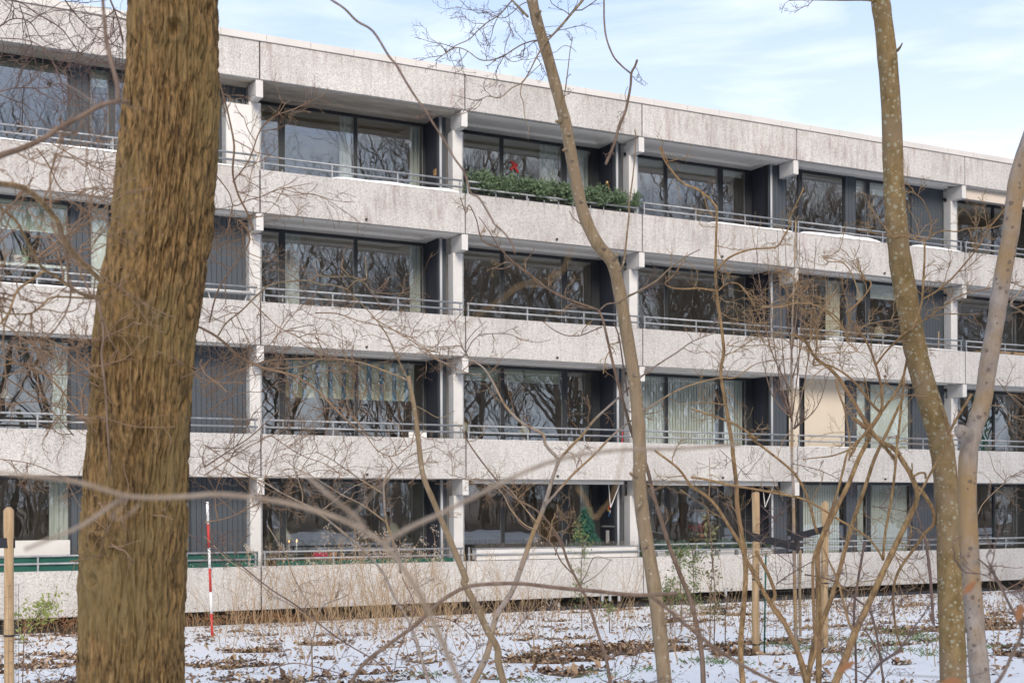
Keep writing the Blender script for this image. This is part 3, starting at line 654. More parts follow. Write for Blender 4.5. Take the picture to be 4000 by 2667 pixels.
# slender tan tree in the middle
plant('tree', 'slender tan tree with a kinked trunk, leaning in front of the middle balconies', 'tree', None, M_BARKMID, [
    ('@f 1210 -60 1222 0 1235 55 1258 130 1290 250 1300 290 1320 400 1340 490 1372 560 1405 600 1419 650 1437 750 1460 900 1470 1050 1468 1100 1478 1200 1500 1330 1515 1450 1527 1568', 9, 9, 41, 57),
    ('@3 630 115 560 40 510 -5', 9, 9.3, 14, 8), ('@3 765 275 855 180 930 90 1005 0 1060 -90', 9, 9.5, 11, 16),
    ('@3 765 275 690 275 600 300 530 340 460 385 380 410 300 405 215 345 145 325 90 350 0 415', 9, 9.6, 8, 5),
    ('@3 760 280 700 370 640 490 590 565 520 600 440 665 360 655 300 690 230 755 150 790', 9, 8.7, 9, 4),
    ('@3 600 100 545 30 520 10 440 100 360 150 290 210 230 270 140 310 80 350 30 290', 9.2, 9.8, 8, 4),
    ('@3 590 565 580 640 600 700 610 800 635 870 630 955', 8.8, 8.6, 6, 3), ('@3 725 430 640 510 590 560', 8.8, 8.8, 4, 5),
    ('@3 865 770 880 650 900 500 918 345 935 265', 9, 8.9, 8, 4), ('@7 1250 460 1280 400 1295 300 1305 200 1320 60 @3 1318 1400 1345 1200 1365 960 1358 880', 9, 8.8, 12, 6),
    ('@3 490 150 515 210 480 300 475 370 500 410 545 420 600 405 640 408', 9.4, 9.6, 5, 3), ('@3 680 0 590 30 520 90 450 125 330 75 240 70 140 45', 9.4, 9.8, 6, 3),
    ('@3 725 190 800 180 860 178', 9, 9.3, 4, 3), ('@3 770 355 820 355 870 315 920 320 960 355', 9, 9.2, 4, 3), ('@3 800 405 870 410 935 408', 9, 9.2, 3, 2),
    ('@7 990 130 940 90 912 40', 9, 8.9, 7, 4), ('@7 1240 670 1280 640 1390 585 1500 520 1600 430 1720 345 1800 305', 9, 8.6, 13, 5), ('@7 1250 675 1300 625 1400 580 1510 520', 9, 8.7, 9, 4)]+[('@%s %d %d %d %d' % q_, 9, 8.93, 26, 15) for q_ in (('3', 690, 100, 716, 78), ('3', 850, 832, 822, 826), ('3', 880, 790, 896, 800), ('3', 910, 920, 900, 918), ('3', 928, 1095, 935, 1085), ('3', 890, 1020, 872, 1022), ('3', 990, 1375, 1000, 1365), ('7', 1215, 375, 1242, 330), ('7', 1150, 300, 1130, 290), ('b', 1275, 265, 1236, 240), ('b', 1310, 420, 1285, 460), ('b', 1345, 700, 1330, 702), ('7', 1355, 1160, 1372, 1165))],
    [(3, 12, .28, .0030, .0), (4, 8, .22, .0028, -.2), (5, 12, .3, .0028, 0), (2, 5, .4, .004, .1), (11, 8, .25, .0026, .1), (10, 5, .18, .0024, 0), (8, 4, .10, .0025, .3), (16, 5, .18, .003, .3)], 3, M_TWIGP, sides=14)
# bark collars on the middle trunk
# olive tree with pale lichen
plant('tree', 'olive green trunk spotted with pale lichen, rising past the roof on the right', 'tree', None, M_BARKLICH, [
    ('@f 2015 -60 2022 0 2035 100 2047 250 2052 400 2058 500 2068 600 2085 700 2102 800 2122 880 2158 1000 2172 1100 2180 1200 2184 1350 2190 1568', 9, 9, 70, 102),
    ('@4 1120 10 1080 -4 900 -2 700 -2 600 2', 9, 9.3, 22, 8), ('@4 1262 312 1280 290 1293 265', 9, 8.9, 18, 6), ('@4 1300 1175 1285 1130 1296 1095', 9, 8.9, 9, 4)],
    [(1, 6, .2, .003, .5)], 4, M_TWIG, sides=20)
# grey mottled double tree at the right edge
plant('tree', 'grey trunk mottled with orange patches leaning in at the right edge', 'tree', None, M_BARKGREY, [
    ('@f 2425 150 2385 260 2352 360 2335 420 2322 530 2302 640 2287 740 2268 850 2258 920 2236 990 2224 1050 2222 1150 2226 1250 2233 1350 2241 1450 2252 1568', 8, 8, 62, 72),
    ('@8 1870 1395 1845 1375 1825 1352', 8, 7.9, 62, 44), ('@8 2170 500 2265 380 2330 300', 8, 8.3, 9, 8), ('@8 2170 510 2230 540 2300 600', 8, 8.2, 10, 6),
    ('@8 2050 1190 2120 1200 2180 1260 2265 1290 2330 1300', 8, 8.3, 7, 5), ('@8 2080 1010 2150 1100 2265 1200', 8, 8.3, 6, 5), ('@c 1815 500 1850 430 1940 340 2000 290 2060 240 2110 230', 8, 8.3, 6, 4), ('@c 1810 775 1900 850 1960 940 2060 1020 2110 1060', 8, 8.5, 9, 8)],
    [(2, 4, .3, .004, .1), (3, 6, .35, .004, .1), (4, 7, .3, .003, .2), (5, 5, .3, .003, .1), (6, 6, .3, .0026, .2), (7, 5, .35, .003, .1)], 6, M_TWIG, sides=16)
# ochre many-stemmed shrub, right of the middle
plant('shrub', 'many stemmed ochre shrub fanning out of one base, right of centre', 'shrub', None, M_BARKSHRUB, [
    ('@c 808 1600 808 1300 806 1000 802 760 830 650 900 500 1000 300 1060 150 1140 -10 @8 1190 1400 1290 1240', 9.5, 9.3, 34, 22),
    ('@c 725 1560 690 1420 640 1290 570 1150 500 1060 410 900 345 780 310 690 230 560 160 450 90 380 0 320 @b 1540 210 1390 95', 9.6, 9.2, 30, 12),
    ('@c 735 1540 680 1370 610 1220 530 1110 500 1060', 9.4, 9.5, 26, 20), ('@c 500 1060 530 1020 520 960 480 860 440 790 412 735', 9.5, 9.3, 18, 20),
    ('@c 740 1540 770 1350 800 1250 880 1050 940 850 980 700 1040 500 1100 330 1160 150 1230 0 @8 1330 1380 1440 1140', 9.5, 9.9, 30, 16),
    ('@c 745 1500 790 1350 780 1200 770 900 775 780 800 700 870 520 920 380 960 230 1000 90 1100 0', 9.3, 9.0, 20, 12),
    ('@c 900 1590 960 1450 1040 1240 1130 1050 1230 830 1340 600 1430 400 1400 270 1350 180 1280 80 1160 0 @8 1000 1000 850 870 780 760 690 700', 9.0, 9.1, 42, 16),
    ('@c 1040 1240 1000 1190 960 1040 930 920 870 790 835 710', 9.0, 9.1, 16, 10),
    ('@c 1430 400 1500 270 1560 160 1650 10 @8 1750 1390 1770 1350 1800 1290 1910 1110', 9, 8.9, 15, 14),
    ('@8 1750 1380 1690 1200 1630 1140 1540 1125 1440 1120 1380 1130', 8.9, 8.8, 12, 5), ('@8 1750 1370 1740 1280 1700 1220 1685 1185', 8.9, 8.8, 9, 8),
    ('@8 1290 1240 1300 1180 1290 1050 1255 910 1200 770 1130 670 1070 590 1070 560 1150 480 1210 400 1220 350 1150 330', 9.3, 9.1, 17, 7),
    ('@8 1290 1240 1230 1180 1110 1030 990 940 900 910 830 915 850 820 860 700 870 600', 9.3, 9.0, 15, 6),
    ('@8 1290 1240 1400 1090 1440 1000 1460 920 1480 800 1520 650 1570 470 1585 300 1590 80 1575 60 1500 30 1400 45 1250 20 1130 0', 9.3, 9.1, 16, 5),
    ('@8 1260 910 1330 820 1430 720 1510 660 1600 600 1700 530 1800 460 1900 420 2030 395', 9.3, 9, 12, 6),
    ('@8 1570 470 1660 420 1760 340 1860 230 1940 130 2010 10 @4 1830 1390 1880 1330 1980 1200', 9.1, 8.9, 11, 7),
    ('@8 1260 930 1215 800 1230 770', 9.3, 9.2, 12, 8), ('@8 1060 760 1050 700 1000 600 930 550 850 510 760 500 700 490 560 515 470 525', 9.2, 9.5, 9, 4),
    ('@c 1215 790 1225 650 1250 500 1280 320 1300 120 1305 0 @8 1405 1440 1430 1180 1450 1000', 9.1, 9.0, 15, 13), ('@c 1215 790 1180 720 1110 640 1000 570 930 530 820 460 700 400 560 370 400 340 250 315 100 280 0 265', 9.1, 8.8, 11, 14),
    ('@c 800 620 780 560 760 470 720 350 660 250 600 190 500 110 360 0 @8 450 1420 300 1320 100 1245 0 1215', 9.4, 9.1, 16, 10),
    ('@c 1400 270 1440 240 1480 240 1485 275', 9.1, 9.1, 14, 12), ('@c 1395 250 1400 210 1398 175', 9.1, 9.1, 9, 8), ('@c 1440 330 1480 380 1530 470 1535 560 1480 620 1410 720 1350 800 1300 890 1280 1000 1290 1180 1310 1280 1340 1370', 9, 9.6, 22, 10),
    ('@8 1100 1275 1150 1310 1220 1370 1290 1440 1340 1500 1390 1560', 9.1, 9.2, 22, 20), ('@8 1225 1310 1190 1370 1130 1450 1080 1540 @c 1040 80 980 100 890 130 760 145 705 152', 9.1, 9.3, 16, 5),
    ('@d 0 580 120 590 270 630 350 590 420 545 510 525 620 535 720 505 850 500 940 480 1030 400 1110 300 1200 180', 9, 8.8, 8, 6), ('@d 360 570 355 420 320 310 270 210 200 150 160 90', 9, 8.8, 7, 4), ('@d 290 640 290 830 280 1000 265 1230 225 1380 150 1568', 9, 9.1, 10, 13)],
    [(0, 5, .3, .004, .3, .5), (1, 10, .35, .004, .4, .3), (4, 6, .3, .004, .3, .5), (11, 12, .34, .0036, .4), (12, 14, .36, .0036, .4), (13, 14, .32, .0034, .3, .3), (14, 12, .3, .0034, .4), (15, 9, .3, .0034, .3), (17, 14, .32, .003, .3), (6, 14, .3, .004, .3, .55), (20, 10, .3, .003, .2), (19, 9, .3, .003, .2), (26, 9, .2, .003, .3), (27, 5, .14, .003, .3), (9, 5, .2, .003, .2), (8, 4, .2, .003, .2), (24, 5, .14, .004, .2), (23, 4, .2, .004, 0), (18, 6, .3, .003, .3)], 8, M_TWIGY, ground=(0, 2, 4, 6), trunkname='stem', sides=9)
# pale thin sapling left of the staked tree
plant('tree', 'thin pale sapling with an arching top, just left of the tall stake', 'tree', None, M_BARKSHRUB, [
    ('@4 -140 1000 @3 1535 1000 1545 1060 1600 1150 1690 1250 1790 1290 1890 1380 1915 1450 @8 165 200 172 400 200 620 222 820 200 960 228 1150 262 1350 285 1500 @c 262 100 285 300 292 450 322 650 345 850 332 1080 312 1350 330 1600', 9.8, 9.8, 8, 32),
    ('@8 168 285 250 190 400 130 570 115 620 60 680 -50 @4 600 1350 690 1150', 9.8, 9.6, 13, 6), ('@8 172 412 60 395 0 395 @7 1780 570 1640 570 1565 540 1600 500 1660 430 1720 320', 9.8, 9.6, 12, 4),
    ('@8 185 410 240 365 310 360 370 410 430 520 470 600', 9.8, 10, 8, 6), ('@8 225 850 300 820 400 750 470 720', 9.8, 10, 7, 4), ('@8 240 1190 150 1175 0 1170', 9.8, 9.6, 8, 6),
    ('@c 345 770 345 700 310 600 280 480 240 440', 9.8, 9.6, 9, 4), ('@8 262 350 235 250 190 150 185 60', 9.8, 9.7, 6, 4), ('@4 148 1340 100 1280 70 1190 0 1145', 9.8, 9.7, 7, 5)],
    [(0, 14, .25, .003, .3, .0, .6), (1, 8, .25, .003, .3), (2, 5, .2, .003, .3), (3, 7, .25, .003, .1), (4, 6, .2, .003, .1), (5, 6, .25, .003, .3), (6, 5, .25, .003, .2)], 9, M_TWIGY, sides=9)
# sapling to the right of the tan tree
plant('tree', 'wavy brown sapling forking beside the tan tree, running down to the snow', 'tree', None, M_BARKDK, [
    ('@7 1110 715 1140 780 1180 950 1220 1120 1290 1380 1345 1568 @b 1290 70 1340 200 1390 400 1440 560 1490 720 1560 900 1620 1050 1660 1220 1690 1400 1700 1600', 9.2, 9.6, 13, 30),
    ('@7 1110 715 900 640 780 580 640 470 520 380 430 290 320 240 280 100 230 0 @3 210 1450 170 1340', 9.2, 8.8, 13, 5), ('@7 1105 710 980 690 850 610 720 550 640 480 560 420 480 370 465 310 350 270', 9.2, 8.9, 9, 4),
    ('@7 1120 715 1170 675 1240 665 1290 630', 9.2, 9.1, 10, 8), ('@7 430 290 380 200 340 140 295 80', 8.9, 8.8, 6, 4), ('@7 525 410 460 435 385 428', 8.9, 8.8, 7, 6), ('@7 590 415 650 340 680 288', 8.9, 8.8, 6, 4), ('@7 800 560 860 495', 9, 8.9, 6, 4),
    ('@7 1135 830 1060 860 980 890 880 885 790 840 730 790', 9.3, 9.1, 8, 4), ('@7 1215 800 1250 900 1280 1100 1310 1300', 9.4, 9.4, 8, 8), ('@b 1395 440 1330 300 1290 180', 9.4, 9.3, 8, 4)],
    [(1, 7, .2, .003, .3), (2, 5, .16, .003, .3), (8, 4, .15, .003, 0), (0, 5, .25, .004, .3, .1, .6)], 10, M_TWIGY, sides=9)
# grey forked sapling left of the tan tree
plant('tree', 'grey forked sapling in the centre bottom, crossing a darker stem', 'tree', None, M_BARKGREY, [
    ('@b 225 1600 330 1380 385 1150 480 1000 540 850 620 620 690 450 740 280 785 155', 9.4, 9.6, 38, 20),
    ('@b 785 155 700 60 680 -10 @7 600 1490 480 1370 400 1220 330 1110 240 1050 207 1005', 9.6, 9.7, 19, 9), ('@b 785 155 860 70 930 0 @7 1090 1455 1250 1310 1400 1170 1540 1070 1650 1000 1750 930 1915 865', 9.6, 9.2, 17, 6),
    ('@b 695 445 860 260 1010 120 1130 -5 @7 1400 1420 1650 1260 1915 1180 @8 300 1000 450 905 680 870', 9.6, 9, 15, 6), ('@7 207 1005 170 960 90 965 0 970', 9.7, 9.8, 8, 5), ('@7 210 1005 260 920 330 880 500 880 600 920 700 935 785 918', 9.7, 9.4, 7, 3),
    ('@7 210 1000 205 950 260 870 350 790', 9.7, 9.5, 6, 3), ('@b 640 600 560 560 480 470 400 340 200 275 100 250', 9.5, 9.7, 9, 5), ('@b 650 560 560 450 470 340 410 300', 9.5, 9.7, 9, 5), ('@7 207 1010 130 1080 0 1050 @6 1600 1010 1500 980', 9.7, 9.9, 8, 5)],
    [(1, 7, .3, .003, .2), (2, 12, .3, .003, .2), (3, 10, .35, .003, .2), (4, 6, .3, .003, .2), (5, 5, .2, .0026, .1), (7, 8, .3, .003, .2), (8, 6, .3, .003, .2), (9, 8, .35, .003, .1)], 12, M_TWIG, sides=10)
plant('tree', 'brown sapling snapped off at the top, left of the centre', 'tree', None, M_BARKMID, [
    ('@6 1385 1165 1420 1350 1450 1568 @a 1380 240 1450 420 1560 680 1650 900 @b 180 930 250 1060 330 1230 395 1350 400 1440 445 1600', 9.0, 9.2, 24, 42),
    ('@6 1395 1200 1250 1140 1050 1070 800 1048 660 1100 400 1115', 9, 9.4, 14, 6), ('@6 1375 1175 1355 1130 1300 1020 1230 870 1130 740 1040 650 970 575', 9, 9.2, 9, 6), ('@6 1365 1130 1385 1075', 9, 8.9, 5, 3),
    ('@6 970 575 1010 530 1050 510 1100 500 1090 360', 9.2, 9.3, 8, 7), ('@6 970 575 870 545 780 540 700 515 600 520 500 530 420 560 330 640 250 720 150 800 90 890', 9.2, 9.6, 9, 9), ('@6 700 515 770 480 740 400 790 370', 9.2, 9.3, 8, 5), ('@6 760 480 860 490 1000 490 1080 530 1150 590 1300 605 1400 590', 9.2, 9.3, 8, 4),
    ('@6 1440 1370 1500 1400 1600 1450 1700 1400', 9, 9.2, 6, 4), ('@6 940 370 930 420 985 485', 9.2, 9.2, 9, 6), ('@6 800 1048 760 950 690 930', 9.3, 9.4, 7, 4)],
    [(1, 14, .3, .003, .2), (5, 12, .35, .003, .1), (7, 6, .2, .003, .1), (2, 6, .25, .003, .1), (0, 4, .25, .004, .3, .1, .5)], 13, M_TWIG, sides=10)
plant('tree', 'slim curved sapling of ruddy bark standing between the crossing stems and the tan tree', 'tree', None, M_BARKDK, [
    ('@b 170 -40 220 60 330 210 480 380 650 480 780 640 840 800 880 880 970 1060 1030 1250 1080 1400 1115 1600', 10, 9.6, 7, 20), ('@b 880 885 800 800 740 690 650 620 540 560 470 420 400 310 250 270', 9.7, 9.9, 9, 4), ('@b 925 935 960 870 1010 770 1120 790', 9.7, 9.6, 6, 3), ('@b 935 940 1030 880 1120 780', 9.7, 9.7, 5, 3),
    ('@b 760 760 790 660 860 540 855 440 845 370 865 310', 9.8, 9.8, 6, 3), ('@b 845 820 800 700 740 600 690 520', 9.7, 9.9, 7, 4)],
    [(0, 12, .3, .003, .2, .0, .7), (1, 9, .28, .003, .2), (4, 4, .15, .0026, .2)], 14, M_TWIGY, sides=8)
plant('tree', 'pale thin stem rising from the bottom left of centre and leaning left over the weeds', 'tree', None, M_BARKGREY, [
    ('@a 1430 1600 1390 1470 1340 1300 1290 1170 1200 1020 1130 870 1000 720 860 600 720 490 620 430 480 360 380 300 200 230', 10.5, 11.5, 20, 7), ('@a 620 430 615 350 580 250 560 160 620 60', 11.2, 11.4, 7, 4), ('@a 720 490 840 400 950 320 1130 270', 11, 10.8, 7, 5), ('@a 1240 870 1230 780 1190 660 1150 540 1135 370 1140 280 1190 190', 10.4, 10.2, 15, 9),
    ('@a 1135 370 1020 300 900 220 800 150 700 100', 10.3, 10.8, 9, 5), ('@a 1145 285 1230 200 1300 130 1480 60', 10.3, 10, 6, 4), ('@a 1150 550 1000 440 860 370 700 270 560 200', 10.3, 10.9, 9, 5)],
    [(0, 16, .4, .003, .3, .4), (2, 5, .3, .003, .2), (4, 9, .35, .003, .3), (5, 6, .3, .003, .3), (6, 9, .35, .003, .3), (1, 6, .3, .003, .3), (3, 5, .3, .003, .3, .3)], 15, M_TWIG, sides=8)
plant('tree', 'short pale sapling stem with a bare pointed tip among the weeds on the left', 'tree', None, M_BARKGREY, [
    ('@a 680 1440 680 1330 705 1190 700 1140 630 1020 560 890 520 770 470 690 400 572', 14, 14, 9, 5), ('@a 690 1180 560 1080 430 1010 280 880 150 790 60 700 0 640', 14, 14.5, 8, 4), ('@a 700 1150 760 1070 840 1040 912 1010', 14, 13.8, 6, 4)],
    [(0, 8, .4, .003, .4), (1, 10, .4, .003, .4), (2, 4, .3, .003, .3)], 16, M_TWIG, sides=6)
# hanging broken limb at the top
plant('branch', 'dead broken limb dangling against the sky by a thin dark shoot', 'broken branch', None, M_BARKDK, [
    ('@3 1375 408 1360 450 1335 500 1330 580 1310 690 1290 770 1250 860 1225 960 1190 1050 1160 1118', 8, 8, 12, 17), ('@3 1330 500 1270 450 1210 380 1165 260 1150 140 1148 0 1140 -120', 8, 8.4, 10, 9), ('@3 1300 690 1292 640 1310 590', 8, 8, 4, 3)],
    [(0, 7, .1, .0025, 0)], 17, M_TWIGP, ground=(), trunkname='limb', sides=8)
# nearer, softly focused branches
plant('branch', 'long dark drooping branch crossing the roof line, a little out of focus', 'branch', None, M_BARKDK, [
    ('@2 800 -50 860 0 950 60 1035 145 1145 215 1250 380 1300 440 1370 560 1440 670 1500 750 1560 850 1620 940 1700 1080 1770 1180 @3 240 1310 300 1350 390 1500 @7 400 130 455 175 520 260 545 330', 4.6, 4.2, 14, 10)],
    [(0, 5, .05, .002, 0)], 18, M_TWIGP, ground=(), trunkname='limb', sides=8)
plant('branch', 'thick blurred branch from the left edge, forked beside the big trunk', 'branch', None, M_BARKDK, [
    ('@1 -200 1150 0 1060 150 1010 300 940 420 860 560 790 680 720 780 695 875 692', 3.0, 3.1, 38, 24), ('@1 805 695 800 600 765 450 735 330 715 200 700 0 690 -120', 3.05, 3.2, 26, 17), ('@1 660 720 560 640 430 560', 3.1, 3.6, 10, 7)],
    [(0, 4, .15, .0025, .2)], 19, M_TWIG, ground=(), trunkname='limb', sides=10)
plant('branch', 'curved tan branch reaching down from the left edge into the big trunk', 'branch', None, M_BARKSHRUB, [
    ('@1 -150 1230 0 1250 100 1262 180 1290 270 1360 340 1440 390 1500 @5 400 130 430 230 500 330 570 400 640 470 690 520', 3.4, 4.4, 34, 28), ('@5 -20 0 0 20 110 110 190 260 250 370 300 440 400 500 480 560 560 610 660 640', 3.8, 4.6, 18, 16), ('@5 300 450 230 500 120 580 80 680 60 740 0 810', 4.2, 4.0, 14, 12), ('@5 660 640 500 630 350 630 280 690 200 740 60 740 0 720', 4.6, 4.2, 12, 10)],
    [(0, 14, .4, .003, .3), (1, 12, .45, .003, .3), (2, 8, .3, .003, .2), (3, 8, .3, .003, .2)], 20, M_TWIG, ground=(), trunkname='limb', sides=8)
plant('branch', 'very blurred pale branch arching over the lower left foreground', 'branch', None, M_BARKPALE, [
    ('@f -60 1068 0 1085 170 1105 300 1140 420 1140 500 1135 600 1145 700 1165 800 1200 880 1248 930 1310 970 1375 1010 1460 1070 1600', 1.45, 1.6, 22, 36), ('@f 880 1248 940 1212 1010 1180 1080 1145 1250 1065 1400 1035 1560 1030 1700 1020', 1.5, 1.9, 26, 18), ('@f 840 1225 820 1190 760 1140 690 1080', 1.48, 1.45, 28, 18), ('@9 160 720 330 650 500 580 640 490 740 420 800 400', 1.55, 1.5, 20, 22), ('@9 800 400 760 470 700 510 760 530 830 490 890 430', 1.5, 1.5, 9, 12), ('@f 795 1195 830 1165 870 1120 920 1080 1000 1100', 1.5, 1.5, 10, 8)],
    [], 21, M_TWIG, ground=(), trunkname='limb', sides=8)
plant('branch', 'dark bent branch crossing the lower middle, sharper than the pale one behind', 'branch', None, M_BARKDK, [
    ('@f 790 1600 830 1530 880 1488 960 1430 1000 1390 1040 1362 1080 1345 1140 1340 1200 1340 1290 1350 1380 1358 1460 1366 1555 1362', 4.2, 4.5, 21, 23), ('@f 1495 1368 1530 1395 1570 1430 1640 1485 1720 1535 1830 1590', 4.4, 4.3, 23, 18)],
    [(1, 5, .12, .003, .2)], 22, M_TWIG, ground=(), trunkname='limb', sides=8)
plant('branch', 'ghostly blurred brown twig curving before the third floor windows', 'branch', None, M_BARKSHRUB, [
    ('@7 180 850 300 740 420 670 560 560 700 520 800 500 870 440 900 370 930 290', 1.25, 1.3, 9, 7), ('@b 900 330 960 420 990 500 1020 520 1050 480 1120 390 1170 200 1200 60', 1.5, 1.5, 12, 7)], [], 23, M_TWIG, ground=(), trunkname='limb', sides=6)
plant('branch', 'violet brown shoot bending up out of the bottom right corner', 'branch', None, M_BARKDK, [
    ('@c 1900 1600 1970 1520 2040 1370 2085 1280 2095 1220 2070 1170 2010 1060 1960 960 1900 860 1820 780', 3.6, 4.2, 24, 9), ('@c 1960 1530 1900 1475 1850 1500 1700 1530 1400 1520 1200 1500', 3.0, 2.4, 8, 5), ('@c 2110 1440 2080 1300', 3.4, 3.6, 6, 6)], [(0, 8, .25, .003, .4, .3)], 24, M_TWIGP, ground=(), trunkname='limb', sides=8)
# loose twig thickets: saplings whose own stems are hidden or hair-thin
def thicket(label, cat, stems, seed, m_=None, group=None, n=12, ln=.5, r=.0034, up=.3):
    plant('bush', label, cat, group, m_ or M_TWIG, stems, [(i, n, ln, r, up, .0, 1., 2) for i in range(len(stems))], seed, m_ or M_TWIG, ground=(), trunkname='stem', sides=6)
thicket('tangle of fine dark twigs hanging before the top left windows', 'hanging twigs', [
    ('@1 -100 -40 120 10 260 100 420 200 560 380 700 430 850 460', 7, 7.5, 9, 4), ('@1 0 180 90 130 200 150 290 270 410 330', 7, 7.4, 8, 3), ('@1 440 0 500 80 600 190 700 280 840 330', 7.2, 7.5, 8, 4), ('@1 0 260 150 270 250 300 330 380 400 500 430 640 440 720', 6.8, 7, 6, 4), ('@1 750 0 790 100 820 200 840 290', 6.5, 6.6, 11, 8), ('@1 130 30 180 180 230 370 260 530', 7, 7.2, 7, 4), ('@1 -50 640 100 600 300 600 420 570 520 650 650 740', 6.6, 7, 7, 5), ('@1 270 310 420 400 560 420 640 360', 7.2, 7.2, 5, 3)], 31, M_TWIGP, n=9, ln=.42, r=.0026, up=0)
thicket('tangle of brown twigs left of the big trunk at second floor height', 'twig tangle', [
    ('@5 -60 1000 100 1070 300 1150 450 1300 600 1500 650 1568', 7.5, 8, 9, 12), ('@5 0 1150 150 1250 350 1400 500 1568', 7.5, 8, 8, 7), ('@5 0 940 200 980 400 1000 600 960', 7.4, 7.8, 6, 4), ('@5 0 1090 200 1080 400 1160 640 1100', 7.5, 8, 7, 5), ('@5 0 1360 250 1340 480 1380 640 1480', 7.6, 8, 6, 4), ('@1 0 1390 150 1440 300 1500 420 1560', 7.2, 7.4, 6, 4), ('@1 250 1010 330 1120 420 1290 560 1310 760 1390', 7.4, 7.8, 8, 4), ('@1 340 970 500 1060 640 1130 790 1210', 7.2, 7.4, 6, 4), ('@9 0 150 200 180 400 260 520 300', 7.6, 7.9, 6, 5)], 32, M_TWIG, n=9, ln=.42, r=.0028, up=.2)
thicket('fan of brown twigs sweeping right of the big trunk across the second floor cladding', 'twig tangle', [
    ('@6 -30 1240 150 1160 330 1090 400 1060', 7.5, 7.5, 9, 6), ('@6 -40 830 0 850 100 910 250 1040 400 1110 600 1160 760 1260 900 1400 1080 1568', 7.4, 7.8, 15, 10), ('@6 0 1300 120 1230 250 1130 380 1070 560 1050 780 1045', 7.6, 8, 7, 6), ('@6 0 1420 180 1290 280 1150', 7.5, 7.8, 8, 4), ('@2 75 1190 165 1310 200 1400 300 1360 380 1340 500 1290 735 1245', 7, 7, 8, 4), ('@2 100 560 140 700 175 850 200 1000 190 1180 230 1330 290 1450 330 1568', 6.6, 6.8, 10, 12), ('@2 190 1240 300 1090 380 880 480 790 620 740', 6.8, 6.6, 8, 6), ('@6 190 0 170 100 140 200 40 220', 6.8, 6.7, 9, 7), ('@6 230 100 300 200 280 300 100 560 30 800', 6.8, 7.2, 9, 10), ('@6 210 740 330 1000 400 1130', 8, 8, 6, 4), ('@6 300 640 500 830 640 900 800 1050', 8, 8, 7, 5), ('@6 360 1050 500 880 600 750 760 600', 8.2, 8.2, 6, 4)], 33, M_TWIG, n=7, ln=.4, r=.0028, up=.2)
thicket('criss-crossed fine twigs before the lower concrete band, left of centre', 'twig tangle', [
    ('@a 0 200 150 100 300 0 @6 500 1400', 8, 8.5, 8, 5), ('@a 0 60 200 200 380 330 560 420', 8.5, 9, 6, 5), ('@a 0 250 300 60 560 -60', 8.5, 9, 7, 4), ('@a 420 0 600 120 760 180 880 260', 9, 9, 6, 4), ('@a 1020 0 1100 100 1200 130 1300 60 1400 -40', 9, 9, 6, 5), ('@a 250 230 420 260 600 250 730 220 900 240', 9, 9.2, 5, 4), ('@6 1130 760 1300 860 1450 950 1600 1060 1750 1130 1900 1170', 9, 9, 7, 5), ('@6 750 735 900 740 1050 790 1180 820 1360 880 1480 960 1580 1050', 9.2, 9.2, 7, 4), ('@6 750 890 830 1040 900 1180 1020 1300', 9, 9.4, 6, 6), ('@6 1100 1568 1000 1430 900 1380 700 1400', 9, 9.2, 7, 5), ('@a 0 550 150 520 320 440 420 360', 6, 6.5, 8, 5)], 34, M_TWIG, n=8, ln=.45, r=.0028, up=.25)
thicket('bundle of knobbly ochre twigs in front of the wide bay windows', 'twig tangle', [
    ('@8 360 555 420 640 470 720 500 760', 9, 9.4, 6, 7), ('@8 480 520 600 520 720 495 850 510 960 590 1040 680 1075 760', 9, 9.2, 7, 9), ('@8 560 690 650 750 720 790 780 800 850 870', 9, 9.2, 6, 8), ('@8 650 480 720 380 680 300 600 280', 9, 9, 6, 4), ('@8 890 170 930 210 1030 220 1090 290 1130 400 1140 480 1050 560', 9, 9, 6, 8), ('@8 800 760 830 700 860 600 900 540 1000 380', 9, 9.2, 7, 5), ('@8 700 780 850 840 1000 830 1130 820 1060 760', 9, 9, 7, 5), ('@8 980 1010 1010 1120 1040 1200 1060 1300 1080 1450 1075 1568', 9, 9.1, 12, 9), ('@8 240 780 330 790 500 780 640 820', 9.4, 9.6, 6, 4), ('@8 1010 720 1100 690 1200 640 1290 620 1430 600', 9, 9, 7, 4), ('@8 590 300 640 400 700 470 760 560', 9, 9.2, 6, 5)], 35, M_TWIGY, n=9, ln=.30, r=.0030, up=.3)
thicket('thin arching shoots along the lower right over the light well', 'twig tangle', [
    ('@c 220 430 300 560 400 640 560 760 700 860', 11, 11.5, 6, 4), ('@c 440 440 560 560 700 640 800 640', 11, 11.5, 6, 5), ('@c 720 880 900 920 1050 1040 1150 1150 1220 1568', 10, 9, 9, 14), ('@c 1045 1568 1040 1300 1030 1150 1040 1020 1080 780 1100 670', 10, 10.4, 13, 14), ('@c 1560 470 1620 560 1700 630', 10, 10, 8, 5), ('@c 180 90 300 200 380 280', 10, 10, 4, 3), ('@c 540 940 640 870 780 790', 10, 10.2, 8, 5), ('@c 640 180 780 210 900 260 1000 320', 10.5, 10.5, 5, 3), ('@c 1150 450 1250 460 1400 490', 10, 10, 5, 3), ('@c 1090 1568 1200 1440 1330 1360', 5, 4.6, 12, 17), ('@c 1480 620 1500 800 1520 1000 1530 1190', 12, 12, 9, 11), ('@c 1430 480 1470 620 1510 800 1540 1205', 12.5, 12.3, 8, 9)], 36, M_TWIGP, n=7, ln=.32, r=.0028, up=.3)
